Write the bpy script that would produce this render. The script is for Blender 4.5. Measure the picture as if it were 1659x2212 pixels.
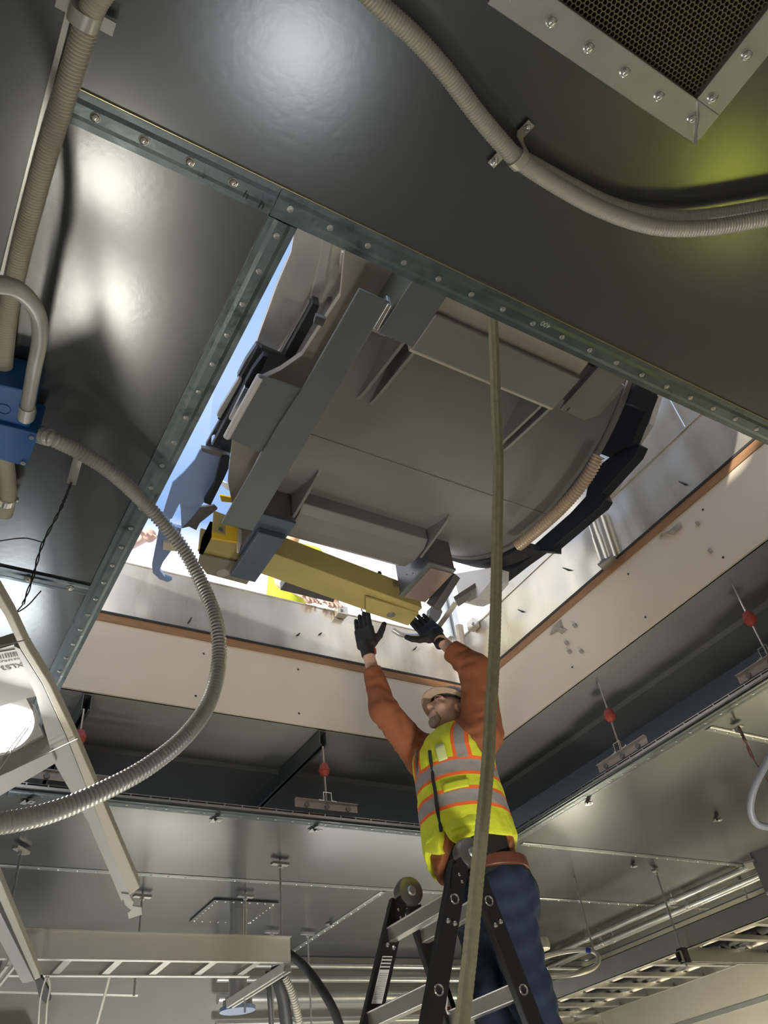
import bpy, math, random
import numpy as np
from mathutils import Vector, Matrix
random.seed(4)
for o in list(bpy.data.objects): bpy.data.objects.remove(o)
C = bpy.context.scene
COL = C.collection

# ------------------------------------------------------------------ camera
# world: X along the long ceiling batten, Y away from the camera, Z up; the lens is the origin, floor at -1.5, shield ceiling at +1.5
F = 1705.1; CX, CY = 829.5, 1106.0
R = np.array([[0.86020853, -0.49736569, -0.11255508], [0.26174813, 0.62007277, -0.73959291], [0.43764048, 0.60674305, 0.66357643]])
U_, S_, Vt_ = np.linalg.svd(R); R = U_ @ Vt_
cam = bpy.data.cameras.new('camera'); co = bpy.data.objects.new('camera', cam); COL.objects.link(co)
cam.sensor_fit = 'HORIZONTAL'; cam.sensor_width = 36; cam.lens = 36 * F / 1659
cam.clip_start = 0.02; cam.clip_end = 200
co.matrix_world = Matrix(((R[0, 0], -R[1, 0], -R[2, 0], 0), (R[0, 1], -R[1, 1], -R[2, 1], 0), (R[0, 2], -R[1, 2], -R[2, 2], 0), (0, 0, 0, 1)))
C.camera = co

# ------------------------------------------------------------------ exposure, sky, sun, lamps
C.view_settings.view_transform = 'Standard'; C.view_settings.look = 'None'
C.view_settings.gamma = 1; C.view_settings.use_curve_mapping = False
C.view_settings.exposure = 0.0
C.render.film_transparent = False
W = bpy.data.worlds.new('sky'); C.world = W; W.use_nodes = True
nt = W.node_tree; nt.nodes.clear()
wo = nt.nodes.new('ShaderNodeOutputWorld'); bg = nt.nodes.new('ShaderNodeBackground')
tc = nt.nodes.new('ShaderNodeTexCoord'); sp = nt.nodes.new('ShaderNodeSeparateXYZ')
cr = nt.nodes.new('ShaderNodeValToRGB'); nz = nt.nodes.new('ShaderNodeTexNoise'); ad = nt.nodes.new('ShaderNodeMath'); ad.operation = 'MULTIPLY_ADD'
nz.inputs['Scale'].default_value = 3.5; nz.inputs['Detail'].default_value = 5
nt.links.new(tc.outputs['Generated'], sp.inputs[0]); nt.links.new(tc.outputs['Generated'], nz.inputs['Vector'])
nt.links.new(nz.outputs['Fac'], ad.inputs[0]); ad.inputs[1].default_value = 0.10
nt.links.new(sp.outputs['Z'], ad.inputs[2]); nt.links.new(ad.outputs[0], cr.inputs[0])
e = cr.color_ramp.elements
e[0].position = 0.0; e[0].color = (0.85, 0.9, 1, 1)
e[1].position = 0.95; e[1].color = (0.20, 0.31, 0.58, 1)
x = e.new(0.66); x.color = (1.0, 1.0, 1.0, 1)
x = e.new(0.72); x.color = (0.15, 0.25, 0.52, 1)
x = e.new(0.84); x.color = (0.30, 0.40, 0.55, 1)
SKY = 2.0
bg.inputs['Strength'].default_value = SKY
nt.links.new(cr.outputs['Color'], bg.inputs['Color']); nt.links.new(bg.outputs[0], wo.inputs[0])

def sun(name, d, strength, col, ang=1.0):
    l = bpy.data.lights.new(name, 'SUN'); l.energy = strength; l.color = col; l.angle = math.radians(ang)
    o = bpy.data.objects.new(name, l); COL.objects.link(o)
    o.rotation_euler = Vector(d).to_track_quat('-Z', 'Y').to_euler(); o.location = (0, 0, 8); return o
sun('sun', (0.85, 0.30, -0.13), 6.0, (1.0, 0.95, 0.86), 1.5)
def lamp(name, loc, d, power, size, col=(1, 0.93, 0.80), spread=180):
    l = bpy.data.lights.new(name, 'AREA'); l.shape = 'DISK'; l.size = size; l.energy = power; l.color = col; l.spread = math.radians(spread)
    o = bpy.data.objects.new(name, l); COL.objects.link(o); o.location = loc
    o.rotation_euler = Vector(d).to_track_quat('-Z', 'Y').to_euler(); return o
# unseen floor work lights, first from ceiling highlights, later ones added as fill: (x, y, z, aim, power, size)
WORK = [((0.24, 2.42, -0.55), (0.0, -0.1, 1), 4.6, .18, (1, .93, .78), 150), ((0.10, 1.92, -0.75), (0.0, -0.1, 1), 3.6, .18, (1, .93, .78), 150),
        ((0.66, 1.10, -1.05), (0.0, 0.0, 1), 2.6, .36, (.96, .97, 1), 150), ((5.0, 4.9, 0.0), (-0.5, -0.45, 1), 14, .35, (1, .90, .68), 160),
        ((1.9, 0.3, -0.95), (1.25, .2, 0.15), 16, .25, (1, .94, .80), 56), ((0.3, 4.9, -0.4), (0.2, -0.1, 1), 14, .5, (0.93, .97, 1), 160),
        ((1.6, 0.9, -1.05), (0.6, 1.8, 2.6), 7, .5, (1, .94, .84), 62),
        ((2.4, 3.9, -0.95), (0.1, 1, .45), 65, .5, (1, .97, .90), 130), ((4.2, 3.0, -0.95), (1, .25, .4), 85, .5, (1, .88, .60), 130)]
for l, d, p, s, c, sp_ in WORK: lamp('unseen_work_lamp', l, d, p, s, c, sp_)

FILL = [((1.0, -1.0, 1.44), 26), ((3.6, -1.1, 1.44), 26)]  # unseen lights added behind the camera to brighten floor and ceiling
for l, p in FILL: lamp('added_fill_lamp', l, (0, 0, -1), p, .45, (1, .95, .86), 150)

# ------------------------------------------------------------------ pixel -> point on a real plane
def ray(u, v): return R.T @ np.array([(u - CX) / F, (v - CY) / F, 1.0])
def PZ(u, v, z): d = ray(u, v); return Vector(d * z / d[2])
def PX(u, v, x): d = ray(u, v); return Vector(d * x / d[0])
def PY(u, v, y): d = ray(u, v); return Vector(d * y / d[1])
def PD(u, v, depth): return Vector(ray(u, v) * depth)

# ------------------------------------------------------------------ materials
MATS = {}
def mat(name, col, metal=0.0, rough=0.5, bump=0.0, bscale=40.0, var=0.0, vscale=6.0, stretch=(1, 1, 1), low=0.0, lows=1.2, spec=0.5, emit=None, rvar=0.0, sss=0):
    if name in MATS: return MATS[name]
    m = bpy.data.materials.new(name); m.use_nodes = True; t = m.node_tree; b = t.nodes['Principled BSDF']
    b.inputs['Base Color'].default_value = (*col, 1); b.inputs['Metallic'].default_value = metal
    b.inputs['Roughness'].default_value = rough; b.inputs['Specular IOR Level'].default_value = spec
    if sss: b.inputs['Subsurface Weight'].default_value = sss; b.inputs['Subsurface Radius'].default_value = (.01, .004, .002)
    tc = t.nodes.new('ShaderNodeTexCoord'); mp = t.nodes.new('ShaderNodeMapping'); mp.inputs['Scale'].default_value = stretch
    t.links.new(tc.outputs['Object'], mp.inputs[0])
    if var or rvar:
        n = t.nodes.new('ShaderNodeTexNoise'); n.inputs['Scale'].default_value = vscale; n.inputs['Detail'].default_value = 6
        t.links.new(mp.outputs[0], n.inputs['Vector'])
        if var:
            mx = t.nodes.new('ShaderNodeMix'); mx.data_type = 'RGBA'
            mx.inputs[6].default_value = (*[max(0, c * (1 - var)) for c in col], 1); mx.inputs[7].default_value = (*[min(1, c * (1 + var)) for c in col], 1)
            t.links.new(n.outputs['Fac'], mx.inputs[0]); t.links.new(mx.outputs[2], b.inputs['Base Color'])
        if rvar:
            mr = t.nodes.new('ShaderNodeMapRange'); mr.inputs['From Min'].default_value = .3; mr.inputs['From Max'].default_value = .7
            mr.inputs['To Min'].default_value = max(0.02, rough - rvar); mr.inputs['To Max'].default_value = rough + rvar
            t.links.new(n.outputs['Fac'], mr.inputs[0]); t.links.new(mr.outputs[0], b.inputs['Roughness'])
    last = None
    if low:
        n2 = t.nodes.new('ShaderNodeTexNoise'); n2.inputs['Scale'].default_value = lows; n2.inputs['Detail'].default_value = 1
        t.links.new(tc.outputs['Object'], n2.inputs['Vector'])
        bp = t.nodes.new('ShaderNodeBump'); bp.inputs['Strength'].default_value = 1.0; bp.inputs['Distance'].default_value = low
        t.links.new(n2.outputs['Fac'], bp.inputs['Height']); t.links.new(bp.outputs[0], b.inputs['Normal']); last = bp
    if bump:
        n3 = t.nodes.new('ShaderNodeTexNoise'); n3.inputs['Scale'].default_value = bscale; n3.inputs['Detail'].default_value = 4
        t.links.new(mp.outputs[0], n3.inputs['Vector'])
        bp2 = t.nodes.new('ShaderNodeBump'); bp2.inputs['Strength'].default_value = .6; bp2.inputs['Distance'].default_value = bump
        t.links.new(n3.outputs['Fac'], bp2.inputs['Height'])
        if last: t.links.new(last.outputs[0], bp2.inputs['Normal'])
        t.links.new(bp2.outputs[0], b.inputs['Normal'])
    if emit:
        b.inputs['Emission Color'].default_value = (*emit[0], 1); b.inputs['Emission Strength'].default_value = emit[1]
    MATS[name] = m; return m
M_CEIL = mat('galvanized_sheet', (.185, .195, .20), .85, .23, .0002, 60, .05, 3, low=.010, lows=1.0)
M_SEAM = mat('seam_strip_zinc', (.34, .36, .36), .8, .3, .0003, 60, .15, 12)
M_WALL = mat('galvanized_wall_sheet', (.45, .44, .40), .55, .38, .0005, 50, .1, 3, low=.02, lows=.9)
M_BATTEN = mat('zinc_batten', (.13, .16, .17), .8, .36, .0006, 90, .3, 25, rvar=.1)
M_ZINC = mat('zinc_steel', (.55, .56, .56), .9, .35, .0004, 80, .15, 20)
M_BRIGHT = mat('bright_zinc', (.75, .75, .73), .95, .22)
M_ALU = mat('mill_aluminium', (.66, .61, .52), .72, .30, .0006, 14, .22, 7, stretch=(1, 1, .12), low=.04, lows=2.6, rvar=.1)
M_TRAY = mat('tray_aluminium', (.70, .69, .65), .55, .34, .0003, 40, .1, 6)
M_TRAY2 = mat('cable_tray_dark_aluminium', (.42, .42, .40), .9, .3, .0003, 40, .12, 6)
M_VENT = mat('vent_frame_aluminium', (.58, .59, .58), .8, .38, .0006, 40, .2, 14)
M_HONEY = mat('honeycomb_brass_grey', (.27, .22, .16), .5, .5)
M_DECK = mat('deck_concrete_grey', (.31, .31, .285), 0, .75, .002, 20, .12, 2.5)
M_DARK = mat('void_dark', (.025, .03, .034), 0, .8, 0, 20, .2, 2)
M_DRY = mat('drywall_cream', (.72, .63, .50), 0, .8, .001, 30, .05, 3)
M_PLY = mat('plywood_edge', (.33, .17, .075), 0, .7, .002, 30, .6, 18, stretch=(.4, .4, 14))
M_SILV = mat('conduit_beige_grey', (.60, .56, .48), .15, .38)
M_SILV2 = mat('conduit_cool_grey', (.50, .50, .48), .25, .34)
M_SILVR = mat('conduit_galvanized', (.68, .65, .58), .35, .33)
M_BLUE = mat('blue_plastic_box', (.012, .10, .34), 0, .4, .0008, 60, .15, 30)
M_RUB = mat('red_rubber', (.36, .055, .035), 0, .55, .0006, 60, .15, 20)
M_BLACK = mat('black_cable', (.012, .012, .013), 0, .5)
M_HOSE = mat('dark_hose', (.03, .032, .035), .0, .6)
M_MAG = mat('vessel_grey_paint', (.205, .196, .185), .12, .42, .0005, 70, .06, 3, low=.01, lows=2.5)
M_MAGD = mat('vessel_green_grey', (.15, .165, .155), .3, .38, .0006, 60, .12, 5)
M_MAGB = mat('vessel_beige', (.42, .37, .31), .1, .45, 0, 40, .06, 3)
M_FOOT = mat('foot_plate_grey', (.17, .165, .165), .5, .36, .0004, 50, .1, 8)
M_FOOTB = mat('foot_blue_grey', (.10, .12, .16), .4, .42, 0, 50, .15, 8)
M_COVER = mat('cover_satin_steel', (.70, .68, .66), .3, .32, .0002, 80, .1, 4, low=.015, lows=2)
M_SKYTINT = mat('cover_sky_tinted', (.26, .37, .64), .3, .3, 0, 80, .25, 3, low=.015, lows=2)  # blue of the reflected sky put into the base colour
M_CREAM = mat('cream_plastic', (.62, .57, .47), 0, .45)
M_BLKP = mat('black_foam_bar', (.012, .014, .02), 0, .6)
M_CORR = mat('tan_corrugated_hose', (.55, .42, .30), .3, .35)
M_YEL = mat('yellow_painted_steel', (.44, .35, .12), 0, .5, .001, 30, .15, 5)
M_YELB = mat('yellow_lug_and_sunlit_end', (.80, .50, .03), 0, .45, .001, 30, .1, 8)
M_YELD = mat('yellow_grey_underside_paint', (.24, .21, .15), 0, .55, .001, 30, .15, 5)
M_STRAP = mat('olive_webbing', (.34, .305, .19), 0, .85, .0015, 260, .3, 60)
M_LADB = mat('black_fiberglass', (.011, .011, .012), 0, .4, .0006, 120, .2, 30)
M_RUNG = mat('rung_aluminium', (.62, .60, .55), .8, .36, .0004, 60, .1, 8, stretch=(8, .3, 8))
M_LUM = mat('luminaire_white_grey', (.40, .40, .38), .2, .45)
M_LUMR = mat('luminaire_rail_cream', (.50, .47, .39), .1, .5)
M_LAMP = mat('lamp_glass_lit', (1, 1, 1), 0, .3, emit=((1, .97, .92), 5))
M_PAPER = mat('white_label_paper', (.78, .78, .76), 0, .6)
M_INK = mat('black_ink', (.02, .02, .02), 0, .6)
M_INKG = mat('pale_stamp_ink', (.5, .55, .55), 0, .6)
M_REDP = mat('red_paint', (.55, .05, .03), 0, .5)
M_GREYH = mat('grey_pvc_hose', (.27, .29, .33), 0, .4)
M_RUST = mat('rusty_wire', (.13, .03, .02), .3, .6)
M_CONC = mat('floor_concrete', (.30, .29, .27), 0, .5, .002, 12, .15, 2)
M_TAN = mat('tan_helmet', (.50, .385, .27), 0, .38)
M_SKIN = mat('skin', (.64, .40, .30), 0, .5, .0008, 120, .12, 20, sss=.1)
M_BEARD = mat('grey_brown_beard', (.32, .25, .19), 0, .9, .004, 220, .4, 90)
M_GLOVE = mat('black_glove_knit', (.014, .015, .018), 0, .7, .0016, 240, .3, 60)
M_JACK = mat('rust_orange_canvas', (.28, .09, .035), 0, .85, .004, 22, .12, 9)
M_JEAN = mat('blue_denim', (.014, .026, .058), 0, .85, .002, 60, .35, 22)
M_TSH = mat('black_shirt', (.008, .008, .009), 0, .85, .003, 20)
M_BELT = mat('brown_leather', (.13, .045, .025), 0, .4)
M_BOOT = mat('boot_leather', (.11, .06, .03), 0, .55)
M_EYE = mat('eye_dark', (.03, .025, .02), 0, .2)
M_HIVIS = mat('lime_fabric', (.64, .72, .04), 0, .8)

# ------------------------------------------------------------------ mesh helpers
class MB:
    def __init__(s): s.v = []; s.f = []; s.smooth = False
    def add(s, vs, fs):
        n = len(s.v); s.v += [tuple(p) for p in vs]; s.f += [tuple(i + n for i in f) for f in fs]; return s
    def box(s, c, size, rot=None):
        c = Vector(c); hx, hy, hz = [a / 2 for a in size]
        vs = [Vector((x * hx, y * hy, z * hz)) for x in (-1, 1) for y in (-1, 1) for z in (-1, 1)]
        if rot is not None: vs = [rot @ p for p in vs]
        return s.add([c + p for p in vs], [(0, 1, 3, 2), (4, 6, 7, 5), (0, 4, 5, 1), (2, 3, 7, 6), (0, 2, 6, 4), (1, 5, 7, 3)])
    def box2(s, a, b):
        a = Vector(a); b = Vector(b); return s.box((a + b) / 2, [abs(x) for x in (b - a)])
    def prism(s, poly, d):
        d = Vector(d); n = len(poly); vs = [Vector(p) for p in poly] + [Vector(p) + d for p in poly]
        fs = [tuple(range(n)), tuple(range(2 * n - 1, n - 1, -1))] + [(i, i + n, (i + 1) % n + n, (i + 1) % n) for i in range(n)]
        return s.add(vs, fs)
    def bar(s, a, b, w, h, up=(0, 0, 1)):           # box bar from a to b, w sideways, h along up
        a = Vector(a); b = Vector(b); d = (b - a).normalized(); up = Vector(up); r = d.cross(up).normalized(); u = r.cross(d).normalized()
        vs = [p + r * (x * w / 2) + u * (y * h / 2) for p in (a, b) for x, y in ((-1, -1), (1, -1), (1, 1), (-1, 1))]
        return s.add(vs, [(3, 2, 1, 0), (4, 5, 6, 7), (0, 1, 5, 4), (1, 2, 6, 5), (2, 3, 7, 6), (3, 0, 4, 7)])
    def tube(s, pts, r, seg=10, cap=True):
        pts = [Vector(p) for p in pts]; n = len(pts); rs = r if isinstance(r, (list, tuple)) else [r] * n
        t0 = (pts[1] - pts[0]).normalized(); u = t0.orthogonal().normalized(); vs = []
        for i, p in enumerate(pts):
            t = (pts[min(i + 1, n - 1)] - pts[max(i - 1, 0)]).normalized()
            u = (u - t * u.dot(t)).normalized(); w = t.cross(u)
            for k in range(seg):
                a = 2 * math.pi * k / seg; vs.append(p + (u * math.cos(a) + w * math.sin(a)) * rs[i])
        fs = [(i * seg + k, i * seg + (k + 1) % seg, (i + 1) * seg + (k + 1) % seg, (i + 1) * seg + k) for i in range(n - 1) for k in range(seg)]
        if cap: fs += [tuple(range(seg - 1, -1, -1)), tuple((n - 1) * seg + k for k in range(seg))]
        s.smooth = True
        return s.add(vs, fs)
    def cyl(s, a, b, r, seg=16, r2=None): return s.tube([a, b], [r, r if r2 is None else r2], seg)
    def lathe(s, a, d, prof, seg=20):               # prof: (along, radius)
        a = Vector(a); d = Vector(d).normalized(); u = d.orthogonal().normalized(); w = d.cross(u); vs = []
        for h, r in prof:
            for k in range(seg):
                t = 2 * math.pi * k / seg; vs.append(a + d * h + (u * math.cos(t) + w * math.sin(t)) * r)
        n = len(prof)
        fs = [(i * seg + k, i * seg + (k + 1) % seg, (i + 1) * seg + (k + 1) % seg, (i + 1) * seg + k) for i in range(n - 1) for k in range(seg)]
        fs += [tuple(range(seg - 1, -1, -1)), tuple((n - 1) * seg + k for k in range(seg))]
        s.smooth = True
        return s.add(vs, fs)
    def build(s, name, m, parent=None, smooth=None, bevel=0):
        off = Vector(parent.location) if parent is not None else Vector((0, 0, 0))
        p = parent
        while p is not None and p.parent is not None: p = p.parent; off += Vector(p.location)
        me = bpy.data.meshes.new(name); me.from_pydata([tuple(Vector(q) - off) for q in s.v], [], s.f)
        me.materials.append(m); me.validate(); me.update()
        o = bpy.data.objects.new(name, me); COL.objects.link(o)
        if parent is not None: o.parent = parent
        if smooth is None: smooth = s.smooth
        fix_normals(me)
        if smooth:
            for pl in me.polygons: pl.use_smooth = True
            try: me.set_sharp_from_angle(angle=math.radians(38))
            except Exception: pass
        if bevel:
            b = o.modifiers.new('bevel', 'BEVEL'); b.width = bevel; b.segments = 2; b.limit_method = 'ANGLE'
        return o
import bmesh
def fix_normals(me):
    if len(me.polygons) > 60000: return
    bm = bmesh.new(); bm.from_mesh(me); bmesh.ops.recalc_face_normals(bm, faces=bm.faces); bm.to_mesh(me); bm.free()
def thing(name, label, cat, loc=(0, 0, 0), group=None):
    o = bpy.data.objects.new(name, None); COL.objects.link(o); o.location = loc; o.empty_display_size = .05
    o['label'] = label; o['category'] = cat
    if group: o['group'] = group
    return o
def tag(o, label, cat, group=None):
    o['label'] = label; o['category'] = cat
    if group: o['group'] = group
    return o
def struct(o): o['kind'] = 'structure'; return o
def dup(root, loc, rotz=0.0, label=None):
    r = root.copy(); COL.objects.link(r); r.location = loc; r.rotation_euler = (0, 0, rotz)
    if label: r['label'] = label
    for ch in list(root.children):
        c = ch.copy(); COL.objects.link(c); c.parent = r
        for g in ch.children: d = g.copy(); COL.objects.link(d); d.parent = c
    return r
def dup_part(src, parent, loc):
    c = src.copy(); COL.objects.link(c); c.parent = parent; c.location = loc; return c
def spline(ctrl, n=200):
    P = [Vector(c) for c in ctrl]; P = [P[0] * 2 - P[1]] + P + [P[-1] * 2 - P[-2]]; out = []
    m = len(P) - 3; per = max(2, n // m)
    for i in range(m):
        a, b, c, d = P[i:i + 4]
        for k in range(per):
            t = k / per; out.append(.5 * ((2 * b) + (c - a) * t + (2 * a - 5 * b + 4 * c - d) * t * t + (3 * b - a - 3 * c + d) * t ** 3))
    out.append(P[-2]); return out
def resample(pts, step):
    d = [0]
    for a, b in zip(pts, pts[1:]): d.append(d[-1] + (b - a).length)
    L = d[-1]; n = max(2, int(L / step)); out = []; j = 0
    for i in range(n + 1):
        s = L * i / n
        while j < len(d) - 2 and d[j + 1] < s: j += 1
        t = (s - d[j]) / max(1e-9, d[j + 1] - d[j]); out.append(pts[j].lerp(pts[j + 1], t))
    return out
def corrugated(name, ctrl, r, m, pitch=.0065, amp=.0016, seg=14, parent=None, radii=None):
    pts = resample(spline(ctrl, 400), pitch / 4)
    rs = [r + amp * (1, .35, -1, .35)[i % 4] for i in range(len(pts))]
    mb = MB(); mb.tube(pts, rs, seg); return mb.build(name, m, parent, smooth=True)

# ------------------------------------------------------------------ the room
ZC = 1.5
X0, X1, Y0, Y1 = .397, 3.01, .698, 3.47        # opening in the shield ceiling
XW, YW, XL, YB = 5.68, 5.85, -.62, -1.9
def sheet(name, x0, y0, x1, y1, z, th, m): b = MB(); b.box2((x0, y0, z), (x1, y1, z + th)); return b.build(name, m)
cb = MB(); zz = ZC + .006
cb.box2((XL, YB, zz), (XW, Y0, zz + .004)); cb.box2((XL, Y0, zz), (X0, Y1, zz + .004))
cb.box2((X1, Y0, zz), (XW, Y1, zz + .004)); cb.box2((XL, Y1, zz), (XW, YW, zz + .004))
struct(cb.build('ceiling', M_CEIL))
struct(sheet('floor', XL, YB, XW, YW, -1.55, .05, M_CONC))
for nm, a, b in (('wall_right', (XW, YB, -1.5), (XW + .05, YW, ZC)), ('wall_far', (XL, YW, -1.5), (XW, YW + .05, ZC)),
                 ('wall_left', (XL - .05, YB, -1.5), (XL, YW, ZC)), ('wall_back', (XL, YB - .05, -1.5), (XW, YB, ZC))):
    w = MB(); w.box2(a, b); struct(w.build(nm, M_WALL))

BOLT = {}
def bolt_mesh(kind, r):
    k = (kind, r)
    if k not in BOLT:
        mb = MB()
        if kind == 'dome': mb.lathe((0, 0, 0), (0, 0, -1), [(0, r * 1.25), (r * .15, r * 1.25), (r * .3, r * 1.0), (r * .6, r * .9), (r * .85, r * .62), (r * .98, r * .25)], 14)
        else: mb.lathe((0, 0, 0), (0, 0, -1), [(0, r * 1.3), (r * .2, r * 1.3), (r * .22, r), (r * .6, r), (r * .62, r * .5), (r * .3, r * .45), (r * .3, .0005)], 10)
        o = mb.build('bolt', M_BRIGHT); COL.objects.unlink(o); BOLT[k] = o
    return BOLT[k]
def bolts(parent, pts, r=.006, kind='dome', name='bolt'):
    src = bolt_mesh(kind, r); off = Vector(parent.location)
    for p in pts:
        c = src.copy(); c.name = name; COL.objects.link(c); c.parent = parent; c.location = Vector(p) - off
def row(a, b, pitch, start=.5):
    a = Vector(a); b = Vector(b); L = (b - a).length; n = int(L / pitch); return [a.lerp(b, (i + start) * pitch / L) for i in range(n)]
def batten(name, a, b, w, th, m, bolt_pitch=None, r=.005, zb=None, kind='dome', ridge=True, start=.5):
    """flat steel strip under the ceiling from a to b (xy), shallow centre ridge, with its row of bolts"""
    z = ZC if zb is None else zb
    a = Vector((*a, z)); b = Vector((*b, z)); d = (b - a).normalized(); s = Vector((-d.y, d.x, 0)); mb = MB()
    prof = [(-w / 2, 0), (-w * .3, 0), (-w * .16, -.0022 if ridge else 0), (w * .16, -.0022 if ridge else 0), (w * .3, 0), (w / 2, 0), (w / 2, th), (-w / 2, th)]
    mb.prism([a + s * x + Vector((0, 0, y)) for x, y in prof], b - a)
    o = mb.build(name, m); o['kind'] = 'structure'
    if bolt_pitch: bolts(o, [p + Vector((0, 0, -.0022 if ridge else 0)) for p in row(a, b, bolt_pitch, start)], r, kind)
    return o
def mark(txt, pos, size, m, parent, rotz=0, flip=True, name='marking', ext=.0002, normal=None, xdir=None):
    cu = bpy.data.curves.new(name, 'FONT'); cu.body = txt; cu.size = size; cu.extrude = ext; cu.materials.append(m)
    o = bpy.data.objects.new(name, cu); COL.objects.link(o)
    if xdir is None: xdir = Vector((math.cos(rotz), math.sin(rotz), 0)); normal = Vector((0, 0, -1))
    xdir = Vector(xdir).normalized(); normal = Vector(normal).normalized(); y = normal.cross(xdir)
    mw = Matrix((xdir, y, normal)).transposed().to_4x4(); mw.translation = Vector(pos) - (Vector(parent.location) if parent else Vector())
    me = bpy.data.meshes.new_from_object(o.evaluated_get(bpy.context.evaluated_depsgraph_get())); bpy.data.objects.remove(o)
    me.transform(mw); o = bpy.data.objects.new(name, me); COL.objects.link(o)
    if not me.materials: me.materials.append(m)
    if parent: o.parent = parent
    return o
# battens around the opening (near ones are the long diagonal strips of the photograph)
t1 = batten('trim_1', (-.058, .667), (.333, .667), .062, .012, M_BATTEN, .086, .0075, start=.55)
t2 = batten('trim_2', (.336, .667), (3.08, .667), .062, .012, M_BATTEN, .088, .0052, kind='hex', start=.35)
t3 = batten('trim_3', (.366, .700), (.366, Y1), .062, .010, M_BATTEN, .0885, .0052, kind='hex', start=.35, zb=ZC)
t4 = batten('trim_4', (-.4, 2.03), (.334, 2.03), .050, .010, M_BATTEN, .12, .009, start=.7)
batten('trim_5', (.40, 3.515), (3.01, 3.515), .07, .008, M_BATTEN, .09, .004, kind='hex')
batten('trim_6', (3.06, .70), (3.06, 3.55), .075, .008, M_BATTEN, .092, .0045, kind='hex')
SM = dict(zb=ZC + .0035)
batten('trim_7', (.0, 4.38), (XW - .02, 4.38), .045, .004, M_SEAM, .095, .0055, **SM)
batten('trim_8', (3.15, 3.525), (5.05, 3.525), .045, .004, M_SEAM, .095, .0055, **SM)
batten('trim_9', (3.13, 2.075), (5.05, 2.075), .045, .004, M_SEAM, .09, .0055, **SM)
batten('trim_10', (2.75, 4.42), (2.75, 5.8), .045, .004, M_SEAM, .095, .0055, **SM)
# thin folded edge above the long batten, bright in the picture
e_ = MB(); e_.box2((-.058, .634, ZC + .001), (3.08, .637, ZC + .012)); struct(e_.build('trim_11', mat('edge_brass', (.75, .68, .42), .9, .25)))
e_ = MB(); e_.box2((-.095, -.6, ZC - .012), (-.086, 2.6, ZC + .008)); struct(e_.build('trim_12', M_BRIGHT))
for (u, v), s in (((522, 425), 'h'), ((556, 447), 'h')):
    p = PZ(u, v, ZC - .0025); mark(s, p, .024, M_INK, t1 if s == 'h' and u < 540 else t2, rotz=0.1)
mark('400', PZ(1192, 702, ZC - .0024), .018, M_INKG, t2, rotz=math.pi)

w_ = MB(); q0, q1 = PX(1459, 2212, XW), PX(1659, 2150, XW); w_.box2((XW - .006, YB, q0.z - .03), (XW, YW, q0.z)); wb = struct(w_.build('trim_17', M_SEAM)); print('seam z', q0.z, q1.z)
# upturned channel lip around the far and right side of the opening
lip = MB(); lip.box2((X0, Y1, ZC + .008), (X1 + .01, Y1 + .006, ZC + .022)); lip.box2((X0, Y1 + .012, ZC + .034), (X1, Y1 + .045, ZC + .038)); lip.box2((X0, Y1 + .040, ZC + .01), (X1, Y1 + .045, ZC + .034))
for i in range(28): lip.box2((X0 + .06 + i * .088, Y1 + .006, ZC + .01), (X0 + .066 + i * .088, Y1 + .04, ZC + .036))
lip.box2((X1, Y0, ZC + .008), (X1 + .006, Y1, ZC + .022)); lip.box2((X1 + .012, Y0, ZC + .034), (X1 + .045, Y1, ZC + .038)); lip.box2((X1 + .040, Y0, ZC + .01), (X1 + .045, Y1, ZC + .034))
for i in range(30): lip.box2((X1 + .006, Y0 + .06 + i * .09, ZC + .01), (X1 + .04, Y0 + .066 + i * .09, ZC + .036))
struct(lip.build('trim_13', M_ZINC))

# ------------------------------------------------------------------ structure above: deck, curb, shaft
CXR, CYF = 2.955, 3.47                          # inner faces of the roof curb
CXL, CYN = .22, .30
dk = MB()
dk.box2((-2, CYF + .012, 2.0), (3.66, 4.0, 2.12)); dk.box2((-2, 4.0, 1.97), (3.66, 7, 2.12)); dk.box2((CXR + .012, -2, 2.0), (3.36, CYF + .012, 2.12))
dk.box2((3.36, -2, 1.97), (3.66, 4.0, 2.12)); dk.box2((-2, -2, 2.0), (CXL - .012, CYF, 2.12)); dk.box2((CXL - .012, -2, 2.0), (CXR, CYN - .012, 2.12))
struct(dk.build('ceiling_deck', M_DECK))
dd = MB(); dd.box2((3.66, -2, 2.45), (8, 8, 2.5)); dd.box2((3.66, -2, 2.0), (3.70, 8, 2.5)); dd.box2((8, -2, 1.5), (8.05, 8, 2.5)); struct(dd.build('ceiling_void', M_DARK))  # near-black colour carries the darkness of the unlit void
pw = MB(); pw.box2((-2, 7, 1.4), (8, 7.05, 2.5)); pw.box2((-2, -2.05, 1.51), (8, -2, 2.5)); pw.box2((-2.05, -2, 1.51), (-2, 7, 2.5)); struct(pw.build('wall_plenum', M_DARK))
cur = MB()
cur.box2((CXL, CYF, 2.0), (CXR + .02, CYF + .02, 2.40)); struct(cur.build('wall_shaft_far', M_DRY))
cur = MB(); cur.box2((CXR, CYN, 2.0), (CXR + .02, CYF + .02, 2.40)); struct(cur.build('wall_shaft_right', M_DRY))
cur = MB(); cur.box2((CXL - .02, CYN, 2.0), (CXL, CYF, 2.80)); cur.box2((CXL, CYN - .02, 2.0), (CXR, CYN, 2.80)); struct(cur.build('wall_shaft_near', M_DRY))
pl = MB(); pl.box2((CXL, CYF - .006, 2.40), (CXR, CYF + .02, 2.445)); pl.box2((CXR - .006, CYN, 2.40), (CXR + .02, CYF, 2.445)); struct(pl.build('trim_14', M_PLY))
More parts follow.
